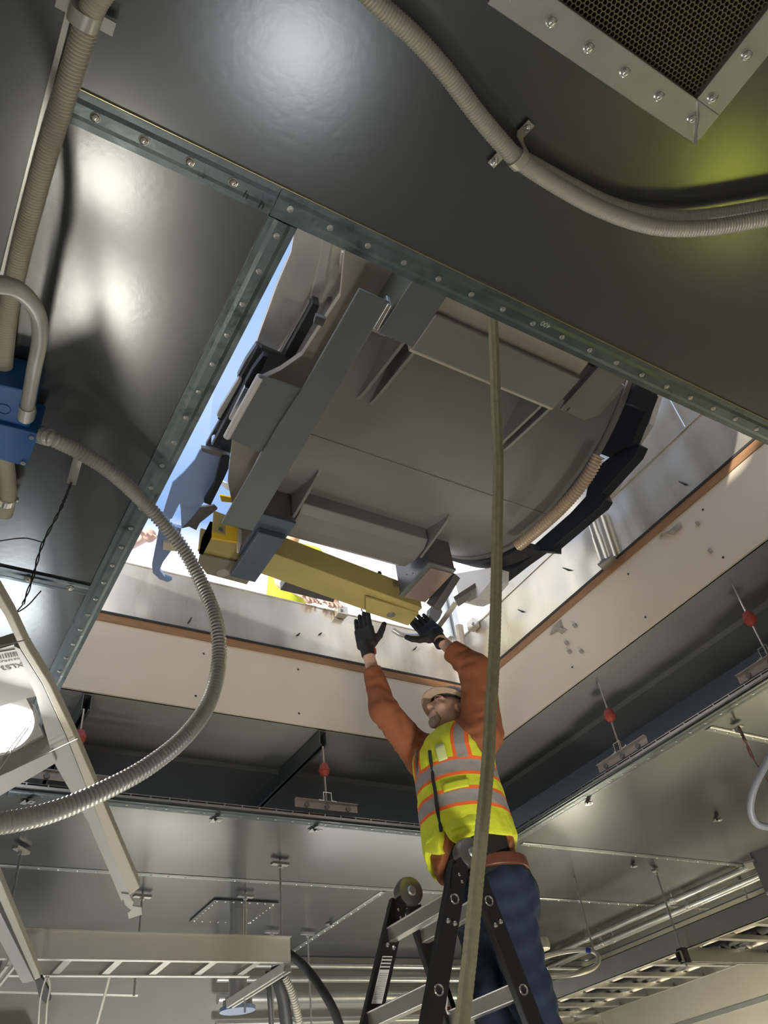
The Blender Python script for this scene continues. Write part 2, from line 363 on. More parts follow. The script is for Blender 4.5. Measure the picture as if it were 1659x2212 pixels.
pl = MB(); pl.box2((CXL, CYF - .010, 2.445), (CXR, CYF + .01, 2.458)); pl.box2((CXR - .010, CYN, 2.445), (CXR + .01, CYF, 2.458)); struct(pl.build('trim_15', M_INK))
al = MB(); al.box2((CXL, CYF, 2.45), (CXR, CYF + .006, 2.80)); al.box2((CXL, CYF - .004, 2.795), (CXR - .12, CYF + .03, 2.803))
struct(al.build('wall_curb_far', M_ALU))
al = MB(); al.box2((CXR, CYN, 2.45), (CXR + .006, CYF, 2.80)); al.box2((CXR - .006, CYN, 2.792), (CXR + .03, CYF - .03, 2.803)); struct(al.build('wall_curb_right', M_ALU))
al = MB()
for k in range(5): al.box2((CXR + .03, .3 + k * .56, 2.80), (CXR + .036, .3 + k * .56 + .555, 3.9))
struct(al.build('wall_hood_right', M_ALU))
po = MB(); po.box((CXR - .03, CYF - .02, 2.9), (.05, .05, .9)); po.box((CXR - .075, CYF - .01, 3.15), (.03, .03, .7)); struct(po.build('trim_16', M_ZINC))
# screws in the drywall, torn paper patches
for (u, v) in ((440, 1412), (423, 1503), (644, 1446), (646, 1541)): 
    q = PY(u, v, CYF - .002); d_ = MB(); d_.lathe(q, (0, -1, 0), [(0, .006), (.001, .005)], 8); d_.build('screw_hole', M_INK, bpy.data.objects['wall_shaft_far'])
for (u, v) in ((1357, 1240), (1394, 1333), (1562, 1204), (1518, 1101), (1236, 1441)):
    q = PX(u, v, CXR - .002); d_ = MB(); d_.lathe(q, (-1, 0, 0), [(0, .006), (.001, .005)], 8); d_.build('screw_hole', M_INK, bpy.data.objects['wall_shaft_right'])
M_TORN = mat('torn_paper_grey', (.36, .32, .27), 0, .9, .004, 60, .5, 40)
def torn(pts, plane, par):
    mb = MB(); q = [PX(u, v, CXR - .001) if plane == 'x' else PY(u, v, CYF - .001) for u, v in pts]
    c = sum(q, Vector()) / len(q); q2 = [c + (p - c) * .8 + Vector((-.012, 0, 0)) for p in q]; n = len(q)
    mb.add(q + q2, [tuple(range(n, 2 * n))] + [(i, (i + 1) % n, (i + 1) % n + n, i + n) for i in range(n)])
    mb.build('torn_patch', M_TORN, bpy.data.objects[par])
torn([(1196, 1352), (1212, 1338), (1216, 1356), (1226, 1360), (1214, 1370), (1205, 1364), (1188, 1372)], 'x', 'wall_shaft_right')
torn([(1448, 1148), (1470, 1128), (1474, 1140), (1462, 1148), (1456, 1156), (1440, 1152), (1424, 1164), (1426, 1156)], 'x', 'wall_shaft_right')
for u, v in ((1243, 1352), (1225, 1390), (1231, 1408), (1257, 1408), (1535, 1191), (1508, 1132)):
    torn([(u - 5, v - 2), (u + 1, v - 6), (u + 5, v + 1), (u, v + 5)], 'x', 'wall_shaft_right')
# little sheet tabs poking through the metal lining
def tab(u, v, du, dv, plane):
    P = (lambda a, b: PX(a, b, CXR - .004)) if plane == 'x' else (lambda a, b: PY(a, b, CYF - .004))
    mb = MB(); mb.prism([P(u, v), P(u + du, v + dv), P(u + du * .6, v + dv * .6 + 3)], (-.006, -.006, 0)); mb.build('nick', M_INK, bpy.data.objects['wall_curb_right' if plane == 'x' else 'wall_curb_far'])
for a in ((1215, 1227, 20, 6), (1118, 1317, 15, 5), (1466, 1041, 20, 8), (1306, 1163, 14, 3)): tab(*a, 'x')
for a in ((406, 1348, 9, -14), (640, 1374, 9, -6), (688, 1372, 8, -5), (892, 1405, 9, -8)): tab(*a, 'y')

# ------------------------------------------------------------------ honeycomb vent, top right
vt = thing('ceiling_vent', 'square honeycomb air vent in a riveted aluminium frame at the top right corner', 'vent', (.95, .0, 1.47))
fx0, fx1, fy0, fy1, w = .50, 1.003, -.37, .187, .062
fr = MB()
for a, b in (((fx0, fy1 - w, 1.474), (fx1, fy1, 1.506)), ((fx0, fy0, 1.474), (fx1, fy0 + w, 1.506)), ((fx0, fy0 + w, 1.474), (fx0 + w, fy1 - w, 1.506)), ((fx1 - w, fy0 + w, 1.474), (fx1, fy1 - w, 1.506))): fr.box2(a, b)
fro = fr.build('frame', M_VENT, vt, bevel=.002)
wd = MB(); wd.tube([(fx1 - w + .002, fy1 - w + .002, 1.474), (fx1 - w * .6, fy1 - w * .62, 1.472), (fx1 - w * .35, fy1 - w * .33, 1.4735), (fx1 - .002, fy1 - .002, 1.474)], [.002, .004, .003, .004], 8); wd.build('corner_weld', M_BRIGHT, vt)
def vb(u, v): p = PZ(u, v, 1.474); return p
bp_ = [vb(1191, 45), vb(1272, 101), vb(1350, 154), vb(1424, 206), vb(1495, 256), vb(1539, 211), vb(1613, 117)]
for i in range(1, 4): bp_.append(bp_[0] - Vector((.087 * i, 0, 0)))
for i in range(1, 5): bp_.append(bp_[6] - Vector((0, .085 * i, 0)))
bolts(vt, bp_, .0085)
# honeycomb
hc = MB(); s_ = .0052; dx = s_ * math.sqrt(3); dyh = s_ * 1.5; V = []; Fc = []
ix0, ix1, iy0, iy1 = fx0 + w, fx1 - w, fy0 + w, fy1 - w
j = 0; yy = iy0
while yy < iy1:
    xx = ix0 + (dx / 2 if j % 2 else 0)
    while xx < ix1:
        b = len(V)
        for k in range(6):
            a = math.pi / 6 + k * math.pi / 3; cxk, syk = math.cos(a), math.sin(a)
            V += [(xx + s_ * cxk, yy + s_ * syk, 1.488), (xx + s_ * .80 * cxk, yy + s_ * .80 * syk, 1.488), (xx + s_ * .80 * cxk, yy + s_ * .80 * syk, 1.500)]
        for k in range(6):
            k2 = (k + 1) % 6; Fc += [(b + 3 * k, b + 3 * k2, b + 3 * k2 + 1, b + 3 * k + 1), (b + 3 * k + 1, b + 3 * k2 + 1, b + 3 * k2 + 2, b + 3 * k + 2)]
        xx += dx
    yy += dyh; j += 1
me = bpy.data.meshes.new('honeycomb'); off = Vector(vt.location)
me.from_pydata([(a - off.x, b - off.y, c - off.z) for a, b, c in V], [], Fc); me.materials.append(M_HONEY)
o = bpy.data.objects.new('honeycomb', me); COL.objects.link(o); o.parent = vt
bk = MB(); bk.box2((ix0, iy0, 1.5005), (ix1, iy1, 1.503)); bk.build('back_plate', M_DARK, vt)

# ------------------------------------------------------------------ flexible conduits on the near ceiling
zc = 1.463
ctrlL = [PZ(250, -60, zc - .03), PZ(208, 0, zc - .012)] + [PZ(u, v, zc) for u, v in ((192, 40), (172, 100), (140, 205), (107, 310), (75, 425), (43, 550), (20, 660), (8, 770), (2, 870), (8, 960), (18, 1060), (10, 1110))]
tag(corrugated('flexible_conduit', ctrlL, .0185, M_SILV, .0062, .0016), 'ribbed beige conduit clipped straight along the left ceiling seam', 'conduit')
cl = thing('conduit_clamp', 'plain grey clamp around the left conduit near the top left corner', 'clamp', PZ(181, 40, zc))
dL = (PZ(172, 100, zc) - PZ(192, 40, zc)).normalized()
q = MB(); p0 = PZ(183, 38, zc); q.tube([p0 - dL * .012, p0 + dL * .012], .0255, 16); q.build('clamp_band', M_SILV2, cl)
for sx in (.03, -.03):
    q = MB(); q.box(p0 + Vector((sx, 0, .014)), (.03, .022, .004)); q.build('clamp_foot', M_SILV2, cl)
cl = thing('conduit_clamp', 'small steel clamp on the left conduit just below the blue box', 'clamp', PZ(18, 1070, zc))
q = MB(); p0 = PZ(14, 1078, zc); q.tube([p0 - Vector((0, .01, 0)), p0 + Vector((0, .01, 0))], .024, 16); q.build('clamp_band', M_BRIGHT, cl)
q = MB(); q.lathe(p0 + Vector((.02, 0, .01)), (0, 0, -1), [(0, .008), (.008, .008), (.012, .003)], 10); q.build('bolt', M_BRIGHT, cl)
zr = 1.435
cR = [PZ(760, -50, zr)] + [PZ(u, v, zr) for u, v in ((815, 8), (890, 75), (960, 152), (1030, 245), (1085, 310), (1120, 345), (1200, 398), (1290, 448), (1380, 482), (1450, 494), (1530, 492), (1600, 482), (1680, 467))]
def run_on(c, n=26, st=.06):                    # carries on straight out of the frame
    d = (c[-1] - c[-2]).normalized() * st; return c + [c[-1] + d * k for k in range(1, n)]
cR = run_on(cR)
tag(corrugated('flexible_conduit', cR, .0158, M_SILVR, .0058, .0014), 'ribbed steel conduit curving down to the right below the vent, the front one of two', 'conduit')
zr2 = 1.475
cR2 = [PZ(u, v, zr2) for u, v in ((1112, 332), (1150, 352), (1230, 396), (1310, 436), (1400, 462), (1480, 468), (1560, 460), (1690, 438))]
cR2 = run_on(cR2)
tag(corrugated('flexible_conduit', cR2, .0125, M_SILVR, .0058, .0014), 'ribbed steel conduit curving to the right edge, hidden behind its twin', 'conduit')
cl = thing('conduit_strap', 'beige strap with two screws holding the right conduits against the ceiling', 'clamp', PZ(1112, 335, zr))
dR = (PZ(1120, 345, zr) - PZ(1085, 310, zr)).normalized(); nR = Vector((-dR.y, dR.x, 0)); pc = PZ(1119, 343, zr)
q = MB()
arc = [(-.052, .063), (-.024, .063), (-.019, .05), (-.019, .0)] + [(-.019 * math.cos(a), -.019 * math.sin(a)) for a in np.linspace(0, math.pi, 9)] + [(.019, 0), (.019, .05), (.024, .063), (.052, .063)]
outl = [pc + nR * x + Vector((0, 0, z)) for x, z in arc]; n_ = len(outl); vs = [p - dR * .009 for p in outl] + [p + dR * .009 for p in outl]
q.add(vs, [(i, i + 1, i + 1 + n_, i + n_) for i in range(n_ - 1)]); so = q.build('strap_band', mat('beige_strap', (.55, .52, .45), .4, .4), cl); sm = so.modifiers.new('s', 'SOLIDIFY'); sm.thickness = .002
bolts(cl, [pc + nR * .042 + Vector((0, 0, .061)), pc - nR * .042 + Vector((0, 0, .061))], .007)

# blue junction box with its two looping conduits
bx = thing('junction_box', 'blue junction box on the ceiling at the left edge with conduits attached', 'electrical box', PZ(40, 920, 1.47))
Bz0, Bz1 = 1.40, 1.50
corners = [PZ(-30, 812, Bz0 + .0), PZ(96, 856, Bz0), PZ(60, 1008, Bz0), PZ(-60, 975, Bz0)]
q = MB(); q.prism([PZ(-20, 826, Bz0), PZ(76, 848, Bz0), PZ(62, 935, Bz0), PZ(-34, 905, Bz0)], (0, 0, .1)); q.build('box_body', M_BLUE, bx, bevel=.004)
q = MB(); q.prism([PZ(-34, 908, Bz0 - .012), PZ(84, 938, Bz0 - .012), PZ(57, 1009, Bz0 - .012), PZ(-60, 978, Bz0 - .012)], (0, 0, .1)); q.build('box_cover', M_BLUE, bx, bevel=.004)
bolts(bx, [PZ(68, 945, Bz0 - .013), PZ(50, 1000, Bz0 - .013)], .0045, 'hex', 'screw')
kn = MB(); c_ = PZ(8, 884, Bz0 - .001); kn.tube([c_ + Vector((math.cos(a), math.sin(a), 0)) * .014 for a in np.linspace(0, 2 * math.pi, 20)], .0009, 5); kn.build('knockout', M_BLUE, bx)
A0 = PZ(56, 898, 1.405); d0 = 1.72
loop1 = [A0, PD(62, 860, 1.70), PD(73, 800, 1.62), PD(86, 730, 1.50), PD(80, 675, 1.40), PD(45, 630, 1.30), PD(0, 615, 1.22), PD(-70, 625, 1.15), PD(-160, 700, 1.1)]
tag(corrugated('flexible_conduit', loop1, .0135, M_SILV2, .0055, .0013), 'grey ribbed conduit arching from the left edge down into the blue box', 'conduit')
q = MB(); q.tube([A0 + Vector((0, 0, .02)), A0, A0.lerp(loop1[1], .55)], [.019, .019, .017], 16); q.build('connector', M_SILV2, bx)
sB = PZ(88, 938, 1.43)
loop2 = [sB, PD(108, 946, 1.76), PD(160, 970, 1.80), PD(240, 1020, 1.88), PD(325, 1100, 1.98), PD(395, 1185, 2.02), PD(440, 1270, 2.0), PD(468, 1350, 1.94), PD(473, 1430, 1.88), PD(452, 1515, 1.78), PD(400, 1590, 1.66), PD(320, 1655, 1.55), PD(230, 1705, 1.46), PD(130, 1748, 1.38), PD(40, 1772, 1.31), PD(-60, 1783, 1.24), PD(-200, 1775, 1.15)]
tag(corrugated('flexible_conduit', loop2, .0160, M_SILV2, .0092, .0027, 16), 'long grey ribbed conduit looping from the blue box out to the lower left edge', 'conduit')
q = MB(); q.tube([sB - Vector((.02, 0, 0)), sB, sB.lerp(loop2[1], .9)], [.022, .022, .020], 16); q.build('connector', M_SILV2, bx)

# clip with the twisted tie wire on the left panel
cp = thing('wire_clip', 'small steel clip with twisted dark wire hanging from the left ceiling panel', 'clip', PZ(162, 1015, 1.49))
q = MB(); a_ = PZ(170, 985, 1.495); b_ = PZ(154, 1045, 1.478); q.bar(a_, b_, .022, .003); q.bar(b_, b_ + Vector((0, 0, .02)), .02, .003, (0, 1, 0)); q.build('clip_plate', M_SILV2, cp)
def twist(pts, r, off, n=60, turns=8):
    pp = resample(spline(pts, 120), .004); o1 = []; o2 = []
    for i, p in enumerate(pp):
        a = 2 * math.pi * turns * i / len(pp); d = Vector((math.cos(a), math.sin(a) * .7, math.sin(a) * .7)) * off
        o1.append(p + d); o2.append(p - d)
    return o1, o2
w1, w2 = twist([PZ(154, 1043, 1.478), PD(135, 1090, 1.79), PD(115, 1130, 1.78), PD(90, 1180, 1.77), PD(70, 1250, 1.74), PD(50, 1305, 1.72)], .0012, .0022, turns=7)
q = MB(); q.tube(w1, .0015, 6); q.tube(w2, .0015, 6)
q.tube(spline([PD(50, 1305, 1.72), PD(37, 1322, 1.71), PD(60, 1308, 1.72), PD(89, 1276, 1.74)], 40), .0015, 6)
q.tube(spline([PD(93, 1172, 1.77), PD(60, 1163, 1.74), PD(30, 1164, 1.72), PD(-20, 1172, 1.7)], 40), .0013, 6); q.build('tie_wire', M_BLACK, cp)

# ------------------------------------------------------------------ hangers: rod, red isolator, bracket, angle
def make_hanger(label, x, y, horiz, ztop, first):
    t = thing('isolator_hanger', label, 'hanger', (x, y, ZC), 'rod hangers with red rubber isolators')
    q = MB(); q.cyl((x, y, ztop), (x, y, 1.595), .0048, 8); q.build('rod', M_BRIGHT, t)
    zi = 1.79 if horiz else 1.812
    q = MB(); q.lathe((x, y, zi), (0, 0, -1), [(0, .014), (.006, .021), (.018, .024), (.035, .028), (.037, .030), (.042, .030), (.043, .026), (.060, .021), (.068, .013)], 20); q.build('isolator', M_RUB, t)
    ax = Vector((1, 0, 0)) if horiz else Vector((0, 1, 0)); P = lambda a, z: Vector((x, y, z)) + ax * a
    side = Vector((0, 1, 0)) if horiz else Vector((1, 0, 0)); prof = [(-.05, 1.588), (-.023, 1.588), (-.023, 1.63), (.023, 1.63), (.023, 1.588), (.05, 1.588)]
    q = MB(); n = len(prof); vs = [P(a, z) - side * .018 for a, z in prof] + [P(a, z) + side * .018 for a, z in prof]
    q.add(vs, [(i, i + 1, i + 1 + n, i + n) for i in range(n - 1)]); o = q.build('bracket', M_BRIGHT, t); s = o.modifiers.new('s', 'SOLIDIFY'); s.thickness = .004
    q = MB(); q.bar(P(-.175, 1.567), P(.175, 1.567), .006, .042); q.bar(P(-.175, 1.586), P(.175, 1.586), .03, .004); q.build('angle', mat('angle_steel', (.38, .34, .32), .7, .42, .0005, 60, .15, 10), t)
    for a in (-.11, 0, .12):
        q = MB(); q.lathe(P(a, 1.560), tuple(-side), [(0, .014), (.010, .014)], 6); q.build('bolt', M_FOOT, t)
    for a in (-.038, .038):
        q = MB(); q.lathe(P(a, 1.60), (0, 0, -1), [(0, .006), (.012, .006)], 6); q.build('nut', M_BRIGHT, t)
    return t
make_hanger('hanger with red isolator on a strut, left of the orange-sleeved worker', 1.868, 3.455, True, 1.885, True)
make_hanger('hanger with red isolator half hidden behind the lamp fixture rail', 0.640, 3.455, True, 1.895, False)
make_hanger('hanger with red isolator right of the worker, the lower of the right pair', 3.03, 2.52, False, 2.0, False)
make_hanger('hanger with red isolator near the right edge, the upper of the right pair', 3.03, 1.60, False, 2.0, False)
def strut(name, label, a, b, w=.041, h=.083, up=(0, 0, 1), m=None, group=None, parent=None):
    a = Vector(a); b = Vector(b); d = (b - a).normalized(); up = Vector(up); r = d.cross(up).normalized(); t = .003
    prof = [(-w / 2, h / 2), (w / 2, h / 2), (w / 2, -h / 2), (w / 2 - .011, -h / 2), (w / 2 - .011, -h / 2 + .008), (w / 2 - .011 + t, -h / 2 + .008), (w / 2 - .011 + t, -h / 2 + t), (w / 2 - t, -h / 2 + t), (w / 2 - t, h / 2 - t),
            (-w / 2 + t, h / 2 - t), (-w / 2 + t, -h / 2 + t), (-w / 2 + .011 - t, -h / 2 + t), (-w / 2 + .011 - t, -h / 2 + .008), (-w / 2 + .011, -h / 2 + .008), (-w / 2 + .011, -h / 2), (-w / 2, -h / 2)]
    mb = MB(); mb.prism([a + r * x + up * z for x, z in prof], b - a); o = mb.build(name, m or M_ZINC, parent)
    if label: tag(o, label, 'channel', group)
    return o
strut('strut_channel', 'dark steel strut channel under the deck left of the worker', (1.885, 3.475, 1.945), (1.885, 5.4, 1.945), m=mat('strut_dark', (.16, .17, .17), .6, .45))
strut('strut_channel', 'steel strut channel whose open end shows beside the lamp fixture rail', (0.652, 3.475, 1.945), (0.652, 5.4, 1.945), m=MATS['strut_dark'])

# ------------------------------------------------------------------ threaded rods, clips on the ceiling
def trod(label, u, v, zb, zt=ZC, rz=0.5):
    p = PZ(u, v, zt); t = thing('threaded_rod', label, 'rod', (p.x, p.y, zt), 'threaded rods hung from the ceiling')
    q = MB(); q.cyl((p.x, p.y, zt + .004), (p.x, p.y, zb), .0062, 8); q.build('rod', M_ZINC, t)
    q = MB(); m = Matrix.Rotation(rz, 3, 'Z'); q.box((p.x, p.y, zt - .014), (.10, .03, .014), m); q.build('washer_plate', M_ZINC, t)
    q = MB(); q.lathe((p.x, p.y, zt - .021), (0, 0, -1), [(0, .013), (.014, .013)], 6); q.build('nut', M_ZINC, t); return p
R1p = trod('threaded rod carrying the near end of the left cable tray trapeze', 605, 1860, .95, rz=.1)
R2p = trod('threaded rod at the far left dropping behind the lamp frame', 47, 1830, .93, rz=.8)
trod('threaded rod behind the broken end of the fixture rail', 308, 1930, 1.0, rz=.1)
trod('threaded rod left of the pipe, above the aluminium tray', 530, 1930, .9, rz=.1)
trod('short threaded rod behind the right end of the aluminium tray', 587, 2008, 1.0, rz=.1)
trod('threaded rod right of the aluminium tray, left of the ladder', 664, 2012, .55, rz=.1)
R7p = trod('threaded rod with plate holding the right ladder tray', 1415, 1878, .93, rz=.5)
R8p = trod('short threaded rod between the wall conduits and the right ladder tray', 1600, 1903, 1.1, rz=.5)
def clip(label, u, v, rz):
    p = PZ(u, v, ZC); t = thing('ceiling_clip', label, 'clip', p, 'small metal clips screwed to the ceiling'); m = Matrix.Rotation(rz, 3, 'Z')
    q = MB(); q.box(p + m @ Vector((0, .02, -.002)), (.026, .05, .003), m); q.box(p + m @ Vector((0, -.012, -.012)), (.026, .022, .003), m @ Matrix.Rotation(.9, 3, 'X')); q.box(p + m @ Vector((0, -.035, -.022)), (.026, .034, .003), m); q.build('clip_plate', M_ZINC, t)
    bolts(t, [p + m @ Vector((0, -.035, -.024))], .005)
clip('small clip on the ceiling left, just below the hanging conduit loop', 466, 1768, .1)
clip('small clip on the ceiling under the centre hanger', 679, 1790, .1)
clip('small clip on the ceiling at far left beside the fixture frame', 60, 1728, .3)
clip('small clip on the right ceiling above the long bolted seam', 1549, 1768, -.6)
clip('small clip on the right ceiling just under the long bolted seam', 1368, 1868, -.6)
clip('small clip on the right ceiling close to the opening edge', 1271, 1732, -.6)
clip('small clip beside the slanting bolted seam left of the ladder', 713, 1994, .1)
# rusty wire on the right
q = MB(); pts = [PZ(1596, 1570, 1.49), PD(1605, 1590, 2.9), PD(1614, 1610, 2.9), PD(1625, 1636, 2.92)]
w1, w2 = twist(pts, .002, .0045, turns=5); q.tube(w1, .0028, 6); q.tube(w2, .0028, 6); q.tube([pts[-1], PD(1660, 1690, 2.95), PD(1700, 1750, 3.0)], .0018, 6)
tw = thing('tie_wire', 'rusty twisted wire tied to a clip at the right edge', 'wire', PZ(1596, 1570, 1.49)); q.build('wire', M_RUST, tw)
q = MB(); p = PZ(1594, 1572, 1.49); q.box(p, (.03, .05, .004)); q.box(p + Vector((.0, .01, -.012)), (.03, .004, .02)); q.build('clip_plate', M_ZINC, tw)
q = MB(); q.tube(spline([PD(1690, 1590, 2.3), PD(1655, 1650, 2.3), PD(1630, 1700, 2.3), PD(1621, 1745, 2.3), PD(1634, 1778, 2.3), PD(1670, 1786, 2.3), PD(1730, 1780, 2.3)], 80), .0105, 12)
tag(q.build('grey_hose', M_GREYH), 'smooth grey hose bending into view at the right edge', 'hose')
q = MB(); c_ = PD(1668, 1885, 3.2); q.box(c_, (.12, .10, .16), Matrix.Rotation(.5, 3, 'Z')); q.box(c_ + Vector((-.07, .03, .04)), (.10, .05, .01), Matrix.Rotation(.5, 3, 'Z'))
tag(q.build('wall_device', M_FOOT, bevel=.006), 'grey metal device housing cut off by the right edge', 'electrical box')

# ------------------------------------------------------------------ wall conduits at right
for (zz_, xx_, r_, lab) in ((1.47, 5.02, .021, 'thick straight conduit under the ceiling along the right wall, inner one'), (1.44, 5.16, .019, 'thick straight conduit along the right wall, outer one'), (1.46, 5.30, .012, 'thin straight conduit along the right wall beside two thick ones')):
    t = thing('wall_conduit', lab, 'conduit', (xx_, 3.5, zz_), 'straight conduits along the right wall')
    q = MB(); q.cyl((xx_, 1.0, zz_), (xx_, 5.8, zz_), r_, 14); q.build('pipe', M_ZINC, t)
    for yy_ in (3.2, 4.15, 5.1):
        q = MB(); q.cyl((xx_, yy_ - .02, zz_), (xx_, yy_ + .02, zz_), r_ * 1.22, 14); q.box((xx_, yy_, zz_ + .03), (.02, .012, .05)); q.build('coupling', M_BRIGHT, t)

# ------------------------------------------------------------------ right ladder-type cable tray
ct = thing('cable_tray', 'ladder type aluminium cable tray with rungs at the lower right', 'cable tray', (4.45, 3.5, 1.03))
def rail(x, sgn, par, name='side_rail', y0=1.6, y1=5.8, z0=1.03, z1=1.15):
    q = MB(); q.box2((x, y0, z0), (x + .003 * sgn, y1, z1)); q.box2((x, y0, z0), (x + .03 * sgn, y1, z0 + .004)); q.box2((x, y0, z1 - .004), (x + .02 * sgn, y1, z1)); return q.build(name, M_TRAY2, par)
rail(4.45, 1, ct); rail(5.33, -1, ct)
for i in range(14):
    y = 1.75 + i * .29; q = MB(); q.box2((4.455, y, 1.035), (5.325, y + .045, 1.061)); q.build('rung', M_TRAY2, ct)
for x, r_, m in ((4.62, .02, M_SILVR), (4.70, .014, M_SILVR), (4.95, .03, M_HOSE), (5.05, .03, M_HOSE), (5.18, .018, M_SILVR)):
    q = MB(); q.tube(spline([(x, 1.6, 1.062 + r_), (x + .03, 2.6, 1.066 + r_), (x - .02, 3.7, 1.062 + r_), (x + .02, 4.8, 1.066 + r_), (x, 5.8, 1.062 + r_)], 60), r_, 10)
    tag(q.build('tray_cable', m), {.02: 'thick shiny cable lying in the right tray nearest the man', .014: 'thin shiny cable beside the thick one in the right tray', .03: 'dark bundled cable in the middle of the right tray', .018: 'shiny cable by the wall side of the right tray'}[r_] + (', outer one' if x == 5.05 else ''), 'cable', 'cables lying in the right tray')
strut('trapeze_strut', 'strut crossbar hung under the right ladder tray on the long rod', (4.36, 3.706, .985), (5.5, 3.706, .985), .041, .06, m=M_TRAY2)
q = MB(); q.box((4.405, 3.706, .99), (.05, .05, .085)); tag(q.build('rod_clevis', M_BLKP, bevel=.003), 'small dark block where the long rod meets the right tray strut', 'bracket')
# round coiled hoop of conduit left of the tray
hp = [PD(u, v, d) for u, v, d in ((1150, 2075, 4.9), (1200, 2060, 4.9), (1250, 2052, 4.9), (1283, 2056, 4.85), (1293, 2072, 4.8), (1280, 2092, 4.7), (1240, 2104, 4.6), (1190, 2108, 4.6), (1150, 2104, 4.6))]
q = MB(); q.tube(spline(hp, 80), .014, 10); hh = thing('coiled_hose', 'light grey hose hoop with blue tape beside the worker legs', 'hose', hp[4]); q.build('hose', M_SILVR, hh)
q = MB(); q.cyl(hp[3], (hp[3].x, hp[3].y, 1.506), .006, 8); q.build('hanger_wire', M_ZINC, hh)
q = MB(); q.tube([PD(1266, 2053, 4.87), PD(1276, 2054, 4.86)], .0155, 12); q.build('tape', mat('blue_tape', (.04, .08, .5), 0, .5), hh)
q = MB(); q.lathe(PD(1160, 2030, 5.0), (0, 0, -1), [(0, .07), (.03, .075), (.06, .07), (.065, .05)], 20); tag(q.build('round_fitting', M_SILVR), 'round pale fitting on the ceiling behind the worker legs', 'fitting')

# ------------------------------------------------------------------ left aluminium tray on its trapeze, pipe, cables
tr = thing('cable_tray', 'wide aluminium cable tray on a strut trapeze at the lower left', 'cable tray', (1.2, 4.05, 1.0))
def raily(y, sgn, x0, x1, z0, z1):
    q = MB(); q.box2((x0, y, z0), (x1, y + .003 * sgn, z1)); q.box2((x0, y, z0), (x1, y + .035 * sgn, z0 + .004)); q.box2((x0, y - .02 * sgn, z1 - .004), (x1, y + .02 * sgn, z1)); q.build('side_rail', mat('tray_bright_aluminium', (.86, .84, .80), .35, .35, .0003, 40, .08, 5, stretch=(1, 1, .2)), tr)
raily(3.99, 1, -.5, 1.90, 1.0, 1.112); raily(4.30, -1, -.5, 1.80, 1.0, 1.112)
for i in range(10):
    q = MB(); q.box2((-.3 + i * .225, 4.0, 1.004), (-.265 + i * .225, 4.30, 1.022)); q.build('rung', M_TRAY2, tr)
strut('trapeze_strut', 'slotted strut crossbar carrying the left cable tray on a threaded rod', (1.885, 4.0, .979), (1.885, 4.75, .979), .041, .041, m=M_TRAY)
strut('trapeze_strut', 'strut crossbar under the left tray behind the lamp frame', (.60, 3.95, .979), (.60, 4.75, .979), .041, .041, m=M_TRAY)
q = MB(); q.bar(PD(-60, 2128, 4.3), PD(300, 2138, 4.5), .05, .06); tag(q.build('support_beam', M_TRAY), 'pale square beam below the left cable tray', 'beam')
pp = PZ(515, 1965, ZC); pi = thing('vertical_pipe', 'vertical steel pipe with flange dropping from the ceiling behind the tray', 'pipe', pp)
q = MB(); q.cyl((pp.x, pp.y, 1.5), (pp.x, pp.y, .99), .052, 24); q.build('pipe', M_ZINC, pi)
q = MB(); q.lathe((pp.x, pp.y, .995), (0, 0, -1), [(0, .06), (.01, .10), (.03, .10)], 28); q.build('flange', mat('flange_blue_grey', (.22, .28, .42), .5, .4), pi)
for k in range(6):
    a = k * math.pi / 3 + .3; q = MB(); q.cyl((pp.x + .078 * math.cos(a), pp.y + .078 * math.sin(a), 1.03), (pp.x + .078 * math.cos(a), pp.y + .078 * math.sin(a), .985), .010, 8); q.build('bolt', M_ZINC, pi)
ap = MB(); ap.box2((1.76, 4.70, ZC - .004), (2.17, 5.12, ZC + .004)); apo = tag(ap.build('access_panel', M_CEIL), 'square bolted ceiling plate around the vertical pipe', 'panel')
pb = []
for i in range(8): pb += [(1.785 + i * .051, 4.72, ZC - .004), (1.785 + i * .051, 5.10, ZC - .004), (1.78, 4.74 + i * .05, ZC - .004), (2.15, 4.74 + i * .05, ZC - .004)]
bolts(apo, pb, .005)
def hose(label, ctrl, r, m, name='cable'):
    q = MB(); q.tube(spline(ctrl, 80), r, 10); tag(q.build(name, m), label, 'cable')
hose('thick black hose drooping from the tray end toward the ladder', [PD(600, 2052, 4.4), PD(632, 2066, 4.35), (PD(668, 2100, 4.3)), PD(700, 2145, 4.2), PD(722, 2185, 4.15), PD(742, 2240, 4.1)], .024, M_HOSE)
hose('dark cable bundle dropping at the right end of the left tray', [PD(597, 2090, 4.35), PD(602, 2120, 4.3), PD(612, 2160, 4.3), PD(622, 2240, 4.3)], .034, M_HOSE)
hose('dark cable dropping just left of the cable bundle', [PD(578, 2100, 4.5), PD(582, 2150, 4.5), PD(588, 2240, 4.5)], .014, M_HOSE)
tag(corrugated('flexible_conduit', [PD(614, 2110, 4.3), PD(628, 2140, 4.3), PD(640, 2180, 4.3), PD(652, 2240, 4.3)], .020, M_SILVR, .014, .003), 'shiny ribbed conduit beside the dark cable bundle', 'conduit')
hose('pale cable hanging below the left tray', [PD(236, 2078, 4.1), PD(238, 2100, 4.1), PD(226, 2150, 4.1), PD(204, 2230, 4.1)], .0075, M_LUMR)
